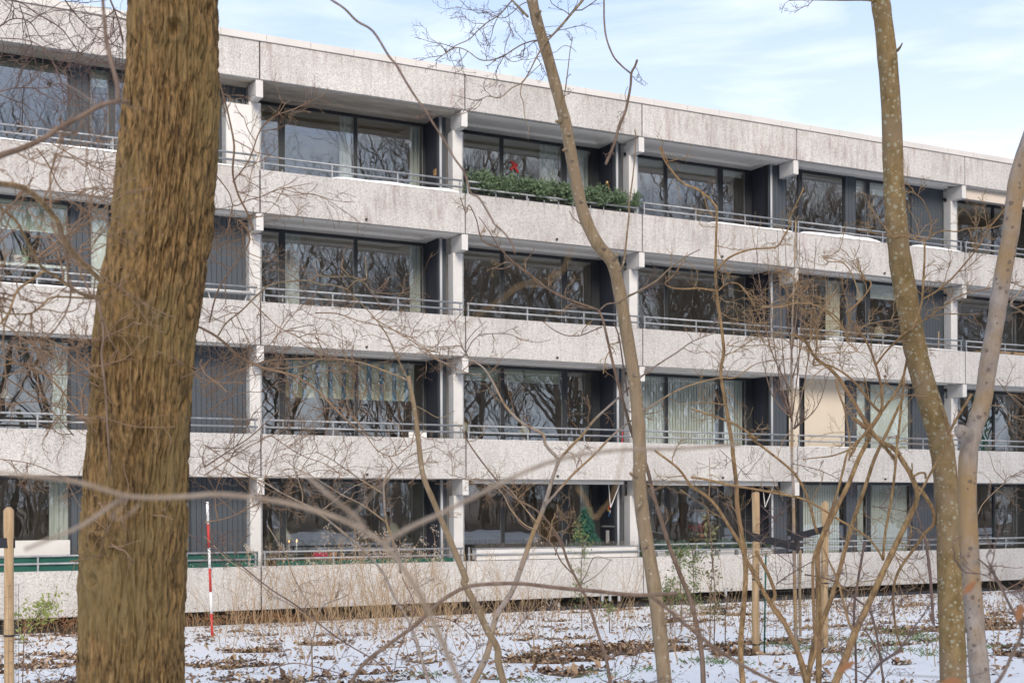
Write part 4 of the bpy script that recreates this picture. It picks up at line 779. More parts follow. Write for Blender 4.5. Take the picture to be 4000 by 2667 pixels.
thicket('wiry shoots scattered low over the snow at the bottom left', 'twig tangle', [
    ('@a 40 700 200 800 400 960 600 1090 760 1220 900 1320 1100 1440 1200 1568', 8, 7.6, 8, 8), ('@9 1190 620 1300 700 1420 790', 9, 9, 6, 5), ('@a 400 1490 560 1440 760 1480 900 1520', 6, 6, 8, 6), ('@a 1250 900 1330 1100 1230 1350 1200 1500', 9, 9, 6, 5), ('@b 0 1150 120 1180 260 1310 220 1420 130 1520', 7, 7, 6, 5), ('@b 480 1280 580 1150 700 1080', 9, 9, 4, 3), ('@b 1080 1568 1240 1500 1300 1380', 7, 7, 6, 4), ('@9 500 1330 380 1540 350 1600', 7, 7, 5, 6)], 37, M_TWIGP, n=6, ln=.3, r=.0026, up=.3)

# staked young tree with upright branches, its stakes, straps and wire guard
SD = 17.
rng = np.random.default_rng(44)
Q, R = trace('@8 712 -60 706 200 692 500 682 900 685 1200 685 1568 @c 645 300 650 600 655 900 663 1235', SD, SD, 8, 22, 3)
base = np.array([Q[-1][0], Q[-1][1], float(gz(Q[-1][0], Q[-1][1]))-.03]); Q[-1] = base
ST_ = empty('tree', tuple(base), 'staked young tree with a broom of upright twigs between two posts', 'young tree')
MB().tube(Q-base, R, 10).build('trunk', M_BARKGREY, ST_, True); mb = MB()
for k, (x0_, y0_, x1_, y1_) in enumerate([(685, 1300, 520, 180), (685, 1300, 590, 60), (690, 1250, 760, 180), (700, 1350, 850, 60), (680, 1100, 450, 230), (690, 1350, 770, 1220), (680, 1250, 600, 900), (690, 900, 640, 40), (690, 800, 740, 30), (684, 1260, 590, 1020), (700, 1350, 940, 960), (690, 1000, 800, 260), (680, 1280, 480, 850)]):
    mx_, my_ = (x0_*.35+x1_*.65), (y0_*.62+y1_*.38)
    q_, r_ = trace('@8 %f %f %f %f %f %f' % (x0_, y0_, mx_, my_, x1_, y1_), SD, SD+rng.uniform(-.6, .6), 8, 3)
    MB().tube(q_-base, r_, 6).build('branch', M_BARKDK, ST_, True); sprout(mb, q_-base, r_, 7, .38, .0045, rng, up=.9, depth=1, spread=.55)
mb.build('twigs', M_TWIGP, ST_, True, kind='stuff')
def stake(label, px, ytop, ybot, wpx, D, group='round wooden stakes', straps=True, lean=0, mt=M_WOODL):
    p = atD(px, ybot, D); zt_ = atD(px, ytop, D)[2]; g = float(gz(p[0], p[1])); r = wpx/2*D/F_PX
    o = empty('wooden_stake', (p[0], p[1], g), label, 'stake', group)
    n = 9; zz = np.linspace(-.1, zt_-g, n); RR = r*(1+.03*RNG.normal(size=n)); Pp = [(lean*z, .01*math.sin(z*3), z) for z in zz]
    Pp += [(lean*zz[-1], 0, zz[-1]+.006)]; RR = np.r_[RR, r*.86]
    MB().tube(Pp, RR, 14).build('post', mt, o, True)
    for h in straps if isinstance(straps, (list, tuple)) else []:
        q = MB(); q.lathe([(r+.002, -.008), (r+.006, -.006), (r+.006, .006), (r+.002, .008)], (lean*h, 0, h), 14); q.box(r, r+.05, -.006, .006, h-.005, h+.005); q.build('cable_tie', M_BLACK, o)
    return o, np.array([p[0], p[1], g]), r
o1, s1, r1_ = stake('tall round stake left of the young tree, holding its black strap', 2953, 1925, 2474, 28.5, 16.8, straps=(.12, .95))
o2, s2, r2_ = stake('round stake right of the young tree, partly behind ochre stems', 3222, 1966, 2460, 27.5, 17.3, straps=(.85,))
o3, s3, r3_ = stake('thin weathered stake with bark behind the young tree', 3126, 2150, 2418, 11, 19.5, straps=(), mt=M_BARKMID)
o4, s4, r4_ = stake('big round stake wrapped with a wide black strap at the left edge', 36, 1993, 2640, 37, 12.6, straps=(.62,))
def strap(label, P, hgt, parent=None):
    """rubber band following a line in space, hgt high, 6 mm thick"""
    P = crom(np.array(P, float), 4); T = np.gradient(P, axis=0); T[:, 2] = 0; T /= np.linalg.norm(T, axis=1)[:, None]; Nn = np.stack([-T[:, 1], T[:, 0], 0*T[:, 0]], -1)*.003
    V = []; 
    for p, n_ in zip(P, Nn):
        for s_, h_ in ((-1, -1), (1, -1), (1, 1), (-1, 1)): V.append(p+n_*s_+np.array([0, 0, hgt/2*h_]))
    Fc = [(i*4+j, i*4+(j+1) % 4, (i+1)*4+(j+1) % 4, (i+1)*4+j) for i in range(len(P)-1) for j in range(4)]+[(0, 1, 2, 3), tuple(4*len(P)-4+j for j in (3, 2, 1, 0))]
    o = link('rubber_strap', mesh('rubber_strap', V, Fc, M_BLACK)); return tag(o, label, 'strap', 'tree straps')
tr1 = atD(3105, 2125, SD)
a_ = atD(2953, 2098, 16.8)
strap('black strap running from the tall left stake to the young tree', [a_+FW*.06, a_-RT*.055, a_-FW*.055+RT*.0, tr1+RT*.0-FW*.05+UP0*-.03, tr1+RT*.045, tr1+FW*.05], .10)
b_ = atD(3222, 2068, 17.3)
strap('black strap running from the right stake to the young tree', [tr1+UP0*.10-RT*.05, tr1+UP0*.10-FW*.04, b_-FW*.05-RT*.03, b_+RT*.055, b_+FW*.06], .09)
c_ = atD(36, 2120, 12.6)
strap('black strap wrapped round the big stake at the left edge', [c_-RT*.35+FW*.1+UP0*-.03, c_-RT*.06-FW*.03, c_-FW*.052, c_+RT*.05, c_+RT*.03+FW*.05], .095)
def wire_guard(label, c, rad, z0, z1, mat_=M_GALV, n=22, group=None):
    q = MB()
    for i in range(n):
        a = 2*math.pi*i/n; x_, y_ = rad*math.cos(a), rad*math.sin(a); q.tube([(x_, y_, z0), (x_*1.01, y_*.99, z1)], [.0014]*2, 3, False)
    z = z0
    while z < z1:
        q.tube([(rad*math.cos(2*math.pi*i/28), rad*math.sin(2*math.pi*i/28), z+.006*math.sin(i*1.7+z*9)) for i in range(29)], [.0014]*29, 3, False); z += .105
    o = q.build('wire_guard', mat_); o.location = tuple(c); return tag(o, label, 'wire guard', group)
M_WIRE = mat('dull_wire', (.16, .17, .15), .6, metal=.5)
wire_guard('wire mesh guard round the staked young tree', (base[0], base[1], base[2]), .47, .03, 1.15, M_WIRE, 26)
wire_guard('wire mesh guard fixed to the big stake at the left edge', (s4[0]-.25, s4[1]+.2, s4[2]), .36, .05, 1.1, M_WIRE)
g1 = atD(2985, 2452, 16.6); gg = float(gz(g1[0], g1[1])); q = MB().tube([(0, 0, -.05), (.03, 0, 1.27)], [.011, .011], 8)
o = q.build('metal_rod', M_GREENC, None, True); o.location = (g1[0], g1[1], gg); tag(o, 'thin green rod standing between the tall stake and the young tree', 'garden rod')

# red and white marker pole
def marker():
    D = 23.6; p = atD(829, 2437, D); g = float(gz(p[0], p[1])); top = atD(809.6, 1959, D)-np.array([p[0], p[1], g])
    o = empty('marker_pole', (p[0], p[1], g), 'thin pole banded red and white standing in the snow', 'marker pole')
    n = 6; cuts = [0, .15, .40, .60, .78, .90, 1.0]
    cuts = [0, (2437-2355)/478, (2437-2278)/478, (2437-2195)/478, (2437-2122)/478, (2437-2038)/478, 1]
    for i in range(6):
        a, b_ = cuts[i], cuts[i+1]; A = top*a; Bq = top*b_
        if i == 0: A = top*-.06
        MB().cyl(A, Bq, .024 if i % 2 else .0245, 12).build('red_band' if i % 2 == 0 else 'white_band', M_RED if i % 2 == 0 else M_WPLAST, o, True)
marker()

# ------------------------------------------------------------------ leafy and dry plants
def leaf_cloud(mb, P, n, spread, size, rng, fold=.3):
    for _ in range(n):
        i = rng.integers(len(P)); c = P[i]+rng.normal(size=3)*spread
        a = rng.normal(size=3); a /= np.linalg.norm(a); b_ = np.cross(a, rng.normal(size=3)); b_ /= np.linalg.norm(b_)+1e-9; n_ = np.cross(a, b_)
        s_ = size*rng.uniform(.6, 1.25); w_ = s_*.42
        mb.add([c-a*s_/2, c+b_*w_/2+n_*s_*fold*.3, c+a*s_/2, c-b_*w_/2+n_*s_*fold*.3], [(0, 1, 2), (0, 2, 3)])
def leafy(label, pts_, D, n, size, spread, seed, m_=None, cat='shrub', name='holly_plant', w0=6, w1=3, group=None):
    rng = np.random.default_rng(seed); Q, R = trace(pts_, D, D, w0, w1)
    g = float(gz(Q[0][0], Q[0][1])); base = np.array([Q[0][0], Q[0][1], g-.02]); Q = np.vstack([base, Q[1:]]) if abs(Q[0][2]-g) < .6 else np.vstack([base, Q]); R = np.r_[R[0], R][:len(Q)]
    root = empty(name, tuple(base), label, cat, group); MB().tube(Q-base, R, 6).build('stem', M_BARKDK, root, True)
    mb = MB(); lf = MB(); P = []
    for _ in range(int(n/14)+4):
        t = rng.uniform(.12, 1)*(len(Q)-1); i = min(int(t), len(Q)-2); p = (Q[i]+(Q[i+1]-Q[i])*(t-i))-base
        d = rng.normal(size=3)*.7+np.array([0, 0, .45]); d /= np.linalg.norm(d); ln = spread*rng.uniform(.5, 1.5)*(1.25-t/len(Q)*.7)
        q_ = np.array([p, p+d*ln*.5, p+d*ln+np.array([0, 0, .03])]); mb.tube(q_, [.004, .003, .002], 3, False); P += [q_[1], q_[2], (q_[1]+q_[2])/2]
    leaf_cloud(lf, P, n, size*.9, size, rng)
    mb.build('twigs', M_TWIG, root, True, kind='stuff'); lf.build('leaves', m_ or M_HOLLY, root, kind='stuff'); return root
leafy('tall thin holly plant before the white planter, between two saplings', '@b 930 1180 925 1000 925 850 930 700 905 580', 22.5, 420, .055, .17, 51)
leafy('left of the two close holly plants beside the tan tree', '@b 1560 1090 1555 950 1550 820 1555 720', 21.5, 380, .055, .19, 52)
leafy('right of the two close holly plants beside the tan tree', '@b 1650 1170 1640 1000 1635 850 1630 700', 20.5, 480, .055, .20, 53)
leafy('low wide evergreen bush at the foot of the two holly plants', '@b 1490 1090 1480 1040 1470 1000', 22.5, 380, .06, .30, 54)
leafy('spindly climber with drooping olive leaves, right of the holly pair', '@b 1740 1250 1745 1000 1755 850 1750 650 1720 490', 18.5, 150, .07, .08, 55, mat('olive_wilted_leaf', (.20, .19, .09), .6))
leafy('tiny bright green plant in the snow under the balcony planter', '@b 1105 1180 1100 1130 1100 1080', 22, 60, .07, .08, 56)
leafy('yellow green leafy shoot behind the stake at the left edge', '@9 140 1290 190 1200 260 1120 330 1060', 14, 260, .06, .16, 57, mat('yellow_green_leaf', (.34, .38, .10), .5, trans=.3))
leafy('dark little leafy sprig on the snow left of the pale sapling', '@c 215 1180 218 1120 222 1060', 17, 90, .05, .16, 58, mat('dark_brown_leaf', (.09, .07, .05), .7))
leafy('olive weed with few leaves standing left of the tall stake', '@c 145 1240 150 1100 148 950 110 480', 18, 110, .06, .09, 59, mat('olive_leaf', (.17, .17, .07), .6))
# dry weeds in a belt before the facade
rng = np.random.default_rng(61); wd_ = MB(); sh = MB()
def weed(px, ybase, h, seedy, D=None):
    for _ in range(12):
        D = D or 22.; p = atD(px, ybase, D); g = float(gz(p[0], p[1])); D += (p[2]-g)*6 if abs(p[2]-g) > .01 else 0; D = min(max(D, 12), 27.5)
    p = atD(px, ybase, D); p[2] = float(gz(p[0], p[1]))-.02
    if p[1] > -.45: p[1] = -.45
    d = np.array([rng.normal()*.22, rng.normal()*.22, 1.]); Q = [p]
    n = 7
    for k in range(n):
        d = d+rng.normal(size=3)*.13; d /= np.linalg.norm(d); Q.append(Q[-1]+d*h/n)
    Q = np.array(Q); R = np.linspace(.0062, .0028, n+1); wd_.tube(Q, R, 3, False)
    for j in range(2, n):
        for _ in range(rng.integers(0, 3)):
            e = rng.normal(size=3)*.55+np.array([0, 0, .8]); e /= np.linalg.norm(e); l = rng.uniform(.12, .42)*h*.5
            q_ = np.array([Q[j], Q[j]+e*l*.5, Q[j]+e*l+np.array([e[0], e[1], -.1])*l*.3]); wd_.tube(q_, [.003, .0022, .0016], 3, False)
            if seedy and j > n-4: leaf_cloud(sh, [q_[1], q_[2], (q_[1]+q_[2])/2], 9, .03, .034, rng, 1.2)
    if seedy:
        tp = [Q[-1], Q[-1]+d*.05, Q[-2], Q[-1]+np.array([.06, 0, -.02]), Q[-1]+np.array([.12, 0, -.07])]
        wd_.tube(np.array([Q[-1], tp[3], tp[4]]), [.002]*3, 3, False); leaf_cloud(sh, tp, 34, .03, .036, rng, 1.2)
for c0, sp, cnt, hmin, hmax, sf in ((950, 60, 26, 1.0, 1.9, .25), (1130, 60, 26, .9, 1.7, .2), (1300, 60, 34, 1.0, 1.8, .1), (1430, 60, 44, 1.1, 2.2, .45), (1560, 60, 34, 1.0, 2.0, .3), (1650, 70, 30, .9, 1.9, .3), (1780, 80, 26, .8, 1.6, .15), (1960, 80, 26, .8, 2.0, .2), (2080, 60, 18, .6, 1.5, .1), (2170, 60, 10, .6, 1.4, .2), (2420, 30, 8, 1.0, 1.9, 0), (2560, 60, 9, .6, 1.4, 0), (2750, 90, 16, .5, 1.5, .05), (3000, 120, 18, .4, 1.3, 0), (3350, 150, 20, .3, 1.0, 0), (3800, 130, 20, .3, 1.0, .05), (1200, 250, 40, .5, 1.5, .1)):
    for _ in range(int(cnt*.95)): weed(c0+rng.normal()*sp, rng.uniform(2395, 2500), rng.uniform(hmin, hmax), rng.random() < sf)
for _ in range(90): weed(rng.uniform(860, 3900), rng.uniform(2500, 2620), rng.uniform(.3, .9), False, 17)
for _ in range(520):      # low brown tangle along the well edge
    x_ = rng.uniform(0, 3990); weed(x_, rng.uniform(2395, 2440)-(x_-1000)*.035, rng.uniform(.12, .45), False, 26)
o = wd_.build('dry_weeds', M_DRY, None); tag(o, kind='stuff'); o = sh.build('weed_seed_heads', M_SEED, None); tag(o, kind='stuff')
# rust brown bracken under the first panels
lf = MB(); P = [atY(x_, 2420-(x_-740)*.02, -.9)+rng.normal(size=3)*np.array([.25, .2, .05]) for x_ in np.r_[rng.uniform(730, 1150, 60), rng.uniform(60, 300, 25)]]
leaf_cloud(lf, P, 1500, .06, .05, rng, 1); tag(lf.build('rusty_undergrowth', mat('rusty_leaf', (.22, .11, .05), .85), None), kind='stuff')

# fallen leaves, in the bare drifts and sprinkled over the snow
rng = np.random.default_rng(71)
n = 260000; lx = rng.uniform(-7.5, 22, n); ly = rng.uniform(-18, -.6, n)
q = np.stack([lx, ly], 1)-CAM[:2]; dep = q@FW[:2]; lat = q@RT0[:2]; ok = (dep > 8) & (abs(lat/dep) < .41); lx, ly = lx[ok], ly[ok]
bb = bare(lx, ly); pr = np.where(bb > .25, .62, .020); pr = np.where((bb <= .25) & (fbm(lx*.8, ly*1.4, 3, 91) > .57), .07, pr)
ok = rng.random(len(lx)) < pr; lx, ly = lx[ok], ly[ok]; n = len(lx); print('leaves', n)
lz = gz(lx, ly)-.03*bare(lx, ly)+rng.uniform(.0, .035, n)
a = rng.uniform(0, 2*np.pi, n); s_ = rng.uniform(.013, .042, n)*np.where(rng.random(n) < .08, 1.6, 1); t1_ = rng.normal(size=n)*.45; t2_ = rng.normal(size=n)*.45
ax = np.stack([np.cos(a), np.sin(a), t1_], 1)*s_[:, None]; bx = np.stack([-np.sin(a), np.cos(a), t2_], 1)*(s_*.55)[:, None]; c_ = np.stack([lx, ly, lz+abs(t1_)*s_*.6], 1); up_ = np.array([0, 0, 1.])*(s_*rng.uniform(.1, .6, n))[:, None]
V = np.stack([c_-ax, c_-ax*.2+bx+up_, c_+ax+up_*.3, c_-ax*.2-bx+up_, c_], 1).reshape(-1, 3); k = np.arange(n)*5
Fc = np.concatenate([np.stack([k, k+4, k+1], 1), np.stack([k+1, k+4, k+2], 1), np.stack([k+4, k+3, k+2], 1), np.stack([k, k+3, k+4], 1)])
mi = np.tile(rng.choice(4, n, p=[.34, .30, .24, .12]), 4)
me = bpy.data.meshes.new('fallen_leaves'); me.vertices.add(len(V)); me.vertices.foreach_set('co', V.ravel()); me.loops.add(len(Fc)*3); me.polygons.add(len(Fc)); me.loops.foreach_set('vertex_index', Fc.ravel()); me.polygons.foreach_set('loop_start', np.arange(len(Fc))*3)
for nm, cc in (('tan_dead_leaf', (.36, .235, .13)), ('brown_dead_leaf', (.23, .13, .068)), ('dark_dead_leaf', (.11, .065, .04)), ('pale_dead_leaf', (.46, .33, .21))): me.materials.append(mat(nm, cc, .75))
me.polygons.foreach_set('material_index', mi); me.update(); me.validate(); tag(link('fallen_leaves', me), kind='stuff')
# grass tufts
gm = MB()
for (px, py, cnt) in [(2755, 2580, 40), (3560, 2480, 60), (3600, 2500, 60), (3540, 2540, 40), (3330, 2555, 30), (3220, 2500, 25), (3480, 2450, 30), (2540, 2620, 20), (2350, 2635, 25), (3850, 2530, 30), (1680, 2640, 25), (2080, 2660, 20), (3700, 2560, 30), (3050, 2520, 30), (3160, 2530, 30), (2860, 2590, 25), (3420, 2510, 40)]:
    for _ in range(6): p = atD(px, py, 12.5); 
    D = 12.5
    for _ in range(20): p = atD(px, py, D); D += (p[2]-float(gz(p[0], p[1])))*4; D = min(max(D, 9), 20)
    for _ in range(cnt*3):
        b0 = np.array([p[0]+rng.normal()*.16, p[1]+rng.normal()*.22, 0]); b0[2] = float(gz(b0[0], b0[1]))-.01
        d = np.array([rng.normal()*.6, rng.normal()*.6, .8]); h = rng.uniform(.04, .11); s = np.array([-d[1], d[0], 0]); s = s/(np.linalg.norm(s)+1e-6)*.004
        gm.add([b0-s, b0+s, b0+d*h*.6+s*.6, b0+d*h+np.array([0, 0, -.02])], [(0, 1, 2), (0, 2, 3)])
tag(gm.build('grass', M_GRASS, None), kind='stuff')
# two orange leaves close to the lens
for i, (px, py, D, lb, an) in enumerate(((3790, 2292, 2.6, 'orange leaf hanging in front of the grey mottled trunk', .8), (3985, 2390, 2.4, 'dry orange leaf at the right edge, low', 1.3), (3310, 2600, 2.6, 'reddish curled leaf floating over the bottom right snow', .5), (3720, 2662, 2.2, 'orange leaf cut by the bottom edge below the lichened trunk', .1))):
    p = atD(px, py, D); q = MB(); u = RT*math.cos(an)+UP*math.sin(an); v = -RT*math.sin(an)+UP*math.cos(an); s = .016
    ring = [(-1.3, 0), (-.5, .42), (.3, .45), (1.2, 0), (.3, -.40), (-.5, -.45)]
    V = [u*s*a_+v*s*b_+FW*(.004*abs(b_)) for a_, b_ in ring]; V2 = [x_+FW*.0006 for x_ in V]
    q.add(V+V2, [(0, 1, 2, 3, 4, 5), (11, 10, 9, 8, 7, 6)]+[(j, 6+j, 6+(j+1) % 6, (j+1) % 6) for j in range(6)]); q.tube([u*-s*1.3, u*-s*2.6+UP*.004], [.0007, .0005], 4)
    o = q.build('leaf', mat('orange_leaf', (.40, .19, .085), .7, trans=.3)); o.location = tuple(p); tag(o, lb, 'leaf', 'orange leaves')

# ------------------------------------------------------------------ the wood behind the viewpoint, seen mirrored in the glass
def wood_tree(rng, Ht):
    mb = MB()
    def br(p, d, ln, r, dep):
        n = 4; P = [p]
        for k in range(n): d = d+rng.normal(size=3)*.11+np.array([0, 0, .05]); d /= np.linalg.norm(d); P.append(P[-1]+d*ln/n)
        P = np.array(P); mb.tube(P, np.linspace(r, r*.45, n+1), 5 if dep < 1 else 3, False)
        if dep < 4:
            for _ in range((7, 7, 6, 5)[dep]):
                t = rng.uniform(.28 if dep == 0 else .2, 1)*n; i = min(int(t), n-1); q = P[i]+(P[i+1]-P[i])*(t-i)
                e = rng.normal(size=3); e -= d*(e@d); e /= np.linalg.norm(e); dd = d*.75+e*.6+np.array([0, 0, .22]); dd /= np.linalg.norm(dd)
                br(q, dd, ln*rng.uniform(.36, .6), r*.42, dep+1)
    br(np.zeros(3), np.array([rng.normal()*.03, rng.normal()*.03, 1.]), Ht*.8, Ht*.0080, 0)
    return np.array(mb.V), np.array([f for f in mb.F if len(f) == 4])
rng = np.random.default_rng(81); variants = [wood_tree(rng, h) for h in (21, 23, 19)]+[wood_tree(rng, 7)]
VV = []; FF = []; n0 = 0
for vi, x_, y_, s_ in ((0, -4.5, 2, 1), (1, 4, -2.5, 1.05), (2, .5, 5.5, .95), (3, -7, -4, 1), (0, 7.5, 5, .85), (3, 2, 1, .9), (3, 7, -6, 1), (3, -2, -7, .8)):
    V_, F_ = variants[vi]; a = rng.uniform(0, 6.28); Rm = np.array([[math.cos(a), -math.sin(a), 0], [math.sin(a), math.cos(a), 0], [0, 0, 1]])*s_
    VV.append(V_@Rm.T+np.array([x_, y_, -.6])); FF.append(F_+n0); n0 += len(V_)
VV = np.vstack(VV); FF = np.vstack(FF); print('wood', len(FF))
me = bpy.data.meshes.new('bare_woodland'); me.vertices.add(len(VV)); me.vertices.foreach_set('co', VV.ravel()); me.loops.add(len(FF)*4); me.polygons.add(len(FF)); me.loops.foreach_set('vertex_index', FF.ravel()); me.polygons.foreach_set('loop_start', np.arange(len(FF))*4); me.update(); me.validate()
me.materials.append(mat('dark_wood_bark', (.13, .095, .07), .9, (.24, .18, .13), 2))
for k, (x_, y_) in enumerate([(x_+rng.normal()*1.5, y_+rng.normal()*1.5) for y_ in (-37, -49, -62) for x_ in range(-6, 108, 13) if y_ < -40 or x_ > 18]+[(-4, -47), (8, -46)]+[(22, -27), (36, -24), (50, -25)]):
    o = link('bare_woodland', me, None, (x_, y_, -.4)); o.rotation_euler.z = rng.uniform(0, 6.28); o.scale = (1, 1, rng.uniform(.88, 1.08)); tag(o, kind='stuff')
VV = []; FF = []; n0 = 0; bv = [wood_tree(rng, 4.5), wood_tree(rng, 6)]
for k in range(13):
    V_, F_ = bv[k % 2]; a = rng.uniform(0, 6.28); s_ = rng.uniform(.6, 1.1); Rm = np.array([[math.cos(a), -math.sin(a), 0], [math.sin(a), math.cos(a), 0], [0, 0, .8]])*s_
    VV.append(V_@Rm.T+np.array([rng.uniform(-11, 11), rng.uniform(-6, 6), -.8])); FF.append(F_+n0); n0 += len(V_)
VV = np.vstack(VV); FF = np.vstack(FF); me = bpy.data.meshes.new('bare_thicket'); me.vertices.add(len(VV)); me.vertices.foreach_set('co', VV.ravel()); me.loops.add(len(FF)*4); me.polygons.add(len(FF)); me.loops.foreach_set('vertex_index', FF.ravel()); me.polygons.foreach_set('loop_start', np.arange(len(FF))*4); me.update(); me.validate()
me.materials.append(mat('thicket_bark', (.10, .065, .042), .9, (.19, .13, .085), 2))
for y_ in (-40, -50, -64, -84):
    for x_ in range(-8, 120, 17):
        o = link('bare_thicket', me, None, (x_+rng.normal()*2, y_+rng.normal(), -.4)); o.rotation_euler.z = rng.choice([0, 3.14])+rng.normal()*.3; tag(o, kind='stuff'); o.scale = (1, 1, 1.35 if y_ < -60 else 1)
#@@PART3
# ------------------------------------------------------------------ curtains, blinds and things in the rooms and on the balconies
def YW(b): return .75 if bays[b][2] == 'w' else 1.45
def fz(k): return floor_z[k]+.032
def cz(k): return ceil_z[k]-.01
def curtain(label, b, k, xa, xb, mt=None, ztop=0, zbot=0, cat='curtain', group=None, n=None, dy=.16, amp=.028, name='curtain'):
    x0 = bays[b][0]; z0, z1 = fz(k)+zbot, cz(k)-ztop; Y = YW(b)+dy; w_ = xb-xa; n = n or max(6, int(w_/.018)); q = MB(); V = []
    ph = random.random()*6
    for i in range(n+1):
        x_ = x0+xa+w_*i/n; y_ = Y+amp*math.sin(i*1.15+ph)+.5*amp*math.sin(i*.47+ph*2)
        V += [(x_, y_, z0), (x_, y_*1+.002, (z0+z1)/2), (x_, Y+amp*.5*math.sin(i*1.15+ph), z1)]
    F_ = [(i*3+j, i*3+3+j, i*3+4+j, i*3+1+j) for i in range(n) for j in (0, 1)]
    V2 = [(a, c+.0015, d) for a, c, d in V]; m_ = len(V)
    q.add(V+V2, F_+[tuple(m_+v for v in f[::-1]) for f in F_])
    o = q.build(name, mt or M_CURT, None, True); return tag(o, label, cat, group)
def blind(label, b, k, xa, xb, mt, ztop=0, h=None, slats=0, vert=False, cat='blind', name='roller_blind', dy=.12):
    x0 = bays[b][0]; z0, z1 = fz(k), cz(k)-ztop; Y = YW(b)+dy
    if h: z0 = z1-h
    o = empty(name, (x0+xa, Y, z0), label, cat); w_ = xb-xa
    MB().box(0, w_, -.02, .02, z1-z0, z1-z0+.04, .005).build('headrail', M_WPLAST, o)
    if vert:
        n = int(w_/.085); me_ = None
        for i in range(n):
            if me_ is None:
                a_ = math.radians(14); c_, s_ = math.cos(a_)*.043, math.sin(a_)*.043
                V = [(-c_, -s_, 0), (c_, s_, 0), (c_, s_, z1-z0-.002), (-c_, -s_, z1-z0-.002)]; V += [(p[0]+.001, p[1]+.001, p[2]) for p in V]
                me_ = mesh('slat', V, [(0, 1, 2, 3), (7, 6, 5, 4), (0, 4, 5, 1), (1, 5, 6, 2), (2, 6, 7, 3), (3, 7, 4, 0)], mt)
            link('slat', me_, o, (.045+i*.085, 0, 0))
    elif slats:
        n = int((z1-z0)/.05)
        for i in range(n):
            if i == 0: q = MB().box(0, w_, -.022, .022, 0, .002); me_ = mesh('slat', q.V, q.F, mt)
            s_ = link('slat', me_, o, (0, 0, z1-z0-.05*i-.03)); s_.rotation_euler.x = .6
    else:
        MB().box(.01, w_-.01, -.003, .003, 0, z1-z0-.002).build('blind_cloth', mt, o); MB().box(.01, w_-.01, -.012, .012, -.02, -.001, .004).build('bottom_bar', M_WPLAST, o)
    return o
# top floor
curtain('narrow sheer curtain between the big panes, top floor by the bare concrete soffit', 2, 3, 2.36, 2.66)
curtain('sheer curtain at the right end of the top floor window with bare soffit', 2, 3, 4.12, 4.36)
curtain('white net curtain beside the red bird, behind the row of fir boughs', 3, 3, 2.80, 3.32)
curtain('net curtain in the door behind the row of fir boughs', 3, 3, 3.72, 4.2)
blind('cream roller blind pulled a little down, third top floor loggia', 4, 3, .3, 3.34, M_CREAM, h=.22)
blind('half drawn cream blind in the door glass of the third top floor loggia', 4, 3, 3.5, 4.2, M_WBLIND, h=.18)
blind('white slatted blind bunched above the big top floor pane on the right', 5, 3, .8, 2.24, M_WBLIND, h=.2, slats=1, name='venetian_blind')
blind('short white blind above the top floor door on the right', 5, 3, 2.7, 3.05, M_WBLIND, ztop=0, h=.34)
blind('white blind above the top floor pane behind the lichened trunk', 5, 3, 3.2, 4.66, M_WBLIND, h=.34)
blind('long pale slatted blind at the top left corner window', 1, 3, .8, 2.24, M_GBLIND, h=.28, slats=1, name='venetian_blind')
blind('pale grey blind in the door left of the big trunk, top floor', 1, 3, 2.7, 3.05, M_GBLIND, h=.34)
# second from top
curtain('greenish curtain panel at the left of the window, third floor left loggia', 2, 2, 1.03, 1.38)
curtain('long curtain at the right end of the window, third floor left loggia', 2, 2, 4.10, 4.36)
blind('ribbed pale green blind half down at the left edge, third floor', 1, 2, .8, 2.24, M_GBLIND, h=.62)
blind('white roller blind fully down in the door left of the big trunk', 1, 2, 2.7, 3.05, M_WBLIND)
blind('white blind covering the third floor door right of the young tree', 5, 2, 2.7, 3.05, M_WBLIND, h=.5)
blind('white blind a quarter down behind the lichened trunk, third floor', 5, 2, 3.2, 4.66, M_WBLIND, h=.42)
curtain('pale curtain in the right half of the third floor wide window', 5, 2, 1.75, 2.22, M_BEIGE)
# second floor
M_CHECK = bpy.data.materials.new('yellow_blue_check'); M_CHECK.use_nodes = True; t = M_CHECK.node_tree; b_ = t.nodes['Principled BSDF']; b_.inputs['Roughness'].default_value = .9
g = N(t, 'ShaderNodeNewGeometry'); sp = N(t, 'ShaderNodeSeparateXYZ'); L(t, g.outputs['Position'], sp.inputs[0])
mm = N(t, 'ShaderNodeMath', operation='MULTIPLY', i1=20.); L(t, sp.outputs[0], mm.inputs[0]); sn = N(t, 'ShaderNodeMath', operation='SINE'); L(t, mm.outputs[0], sn.inputs[0])
cr = t.nodes.new('ShaderNodeValToRGB'); cr.color_ramp.interpolation = 'CONSTANT'; e = cr.color_ramp.elements; e[0].position = 0; e[0].color = (.12, .25, .36, 1); e[1].position = .3; e[1].color = (.62, .58, .40, 1)
for p_, c_ in ((.55, (.70, .52, .22, 1)), (.72, (.62, .60, .46, 1))): q = e.new(p_); q.color = c_
mr = N(t, 'ShaderNodeMapRange', i1=-1, i2=1); L(t, sn.outputs[0], mr.inputs[0]); L(t, mr.outputs[0], cr.inputs[0]); L(t, cr.outputs[0], b_.inputs['Base Color'])
curtain('yellow and blue checked valance along the second floor left loggia window', 2, 1, 1.02, 4.2, M_CHECK, zbot=1.96-.33, ztop=.04, cat='valance', name='valance', n=60, amp=.012)
for xa, xb, w_ in ((.35, 1.62, 'left'), (1.76, 2.30, 'middle'), (2.34, 3.33, 'right')):
    blind('pale green woven blind pulled up, %s of the three in the second floor middle loggia' % w_, 3, 1, xa, xb, M_GBLIND, h=.34)
blind('row of pale upright slats filling the second floor third loggia window', 4, 1, .32, 3.33, M_WBLIND, vert=True, name='vertical_blind')
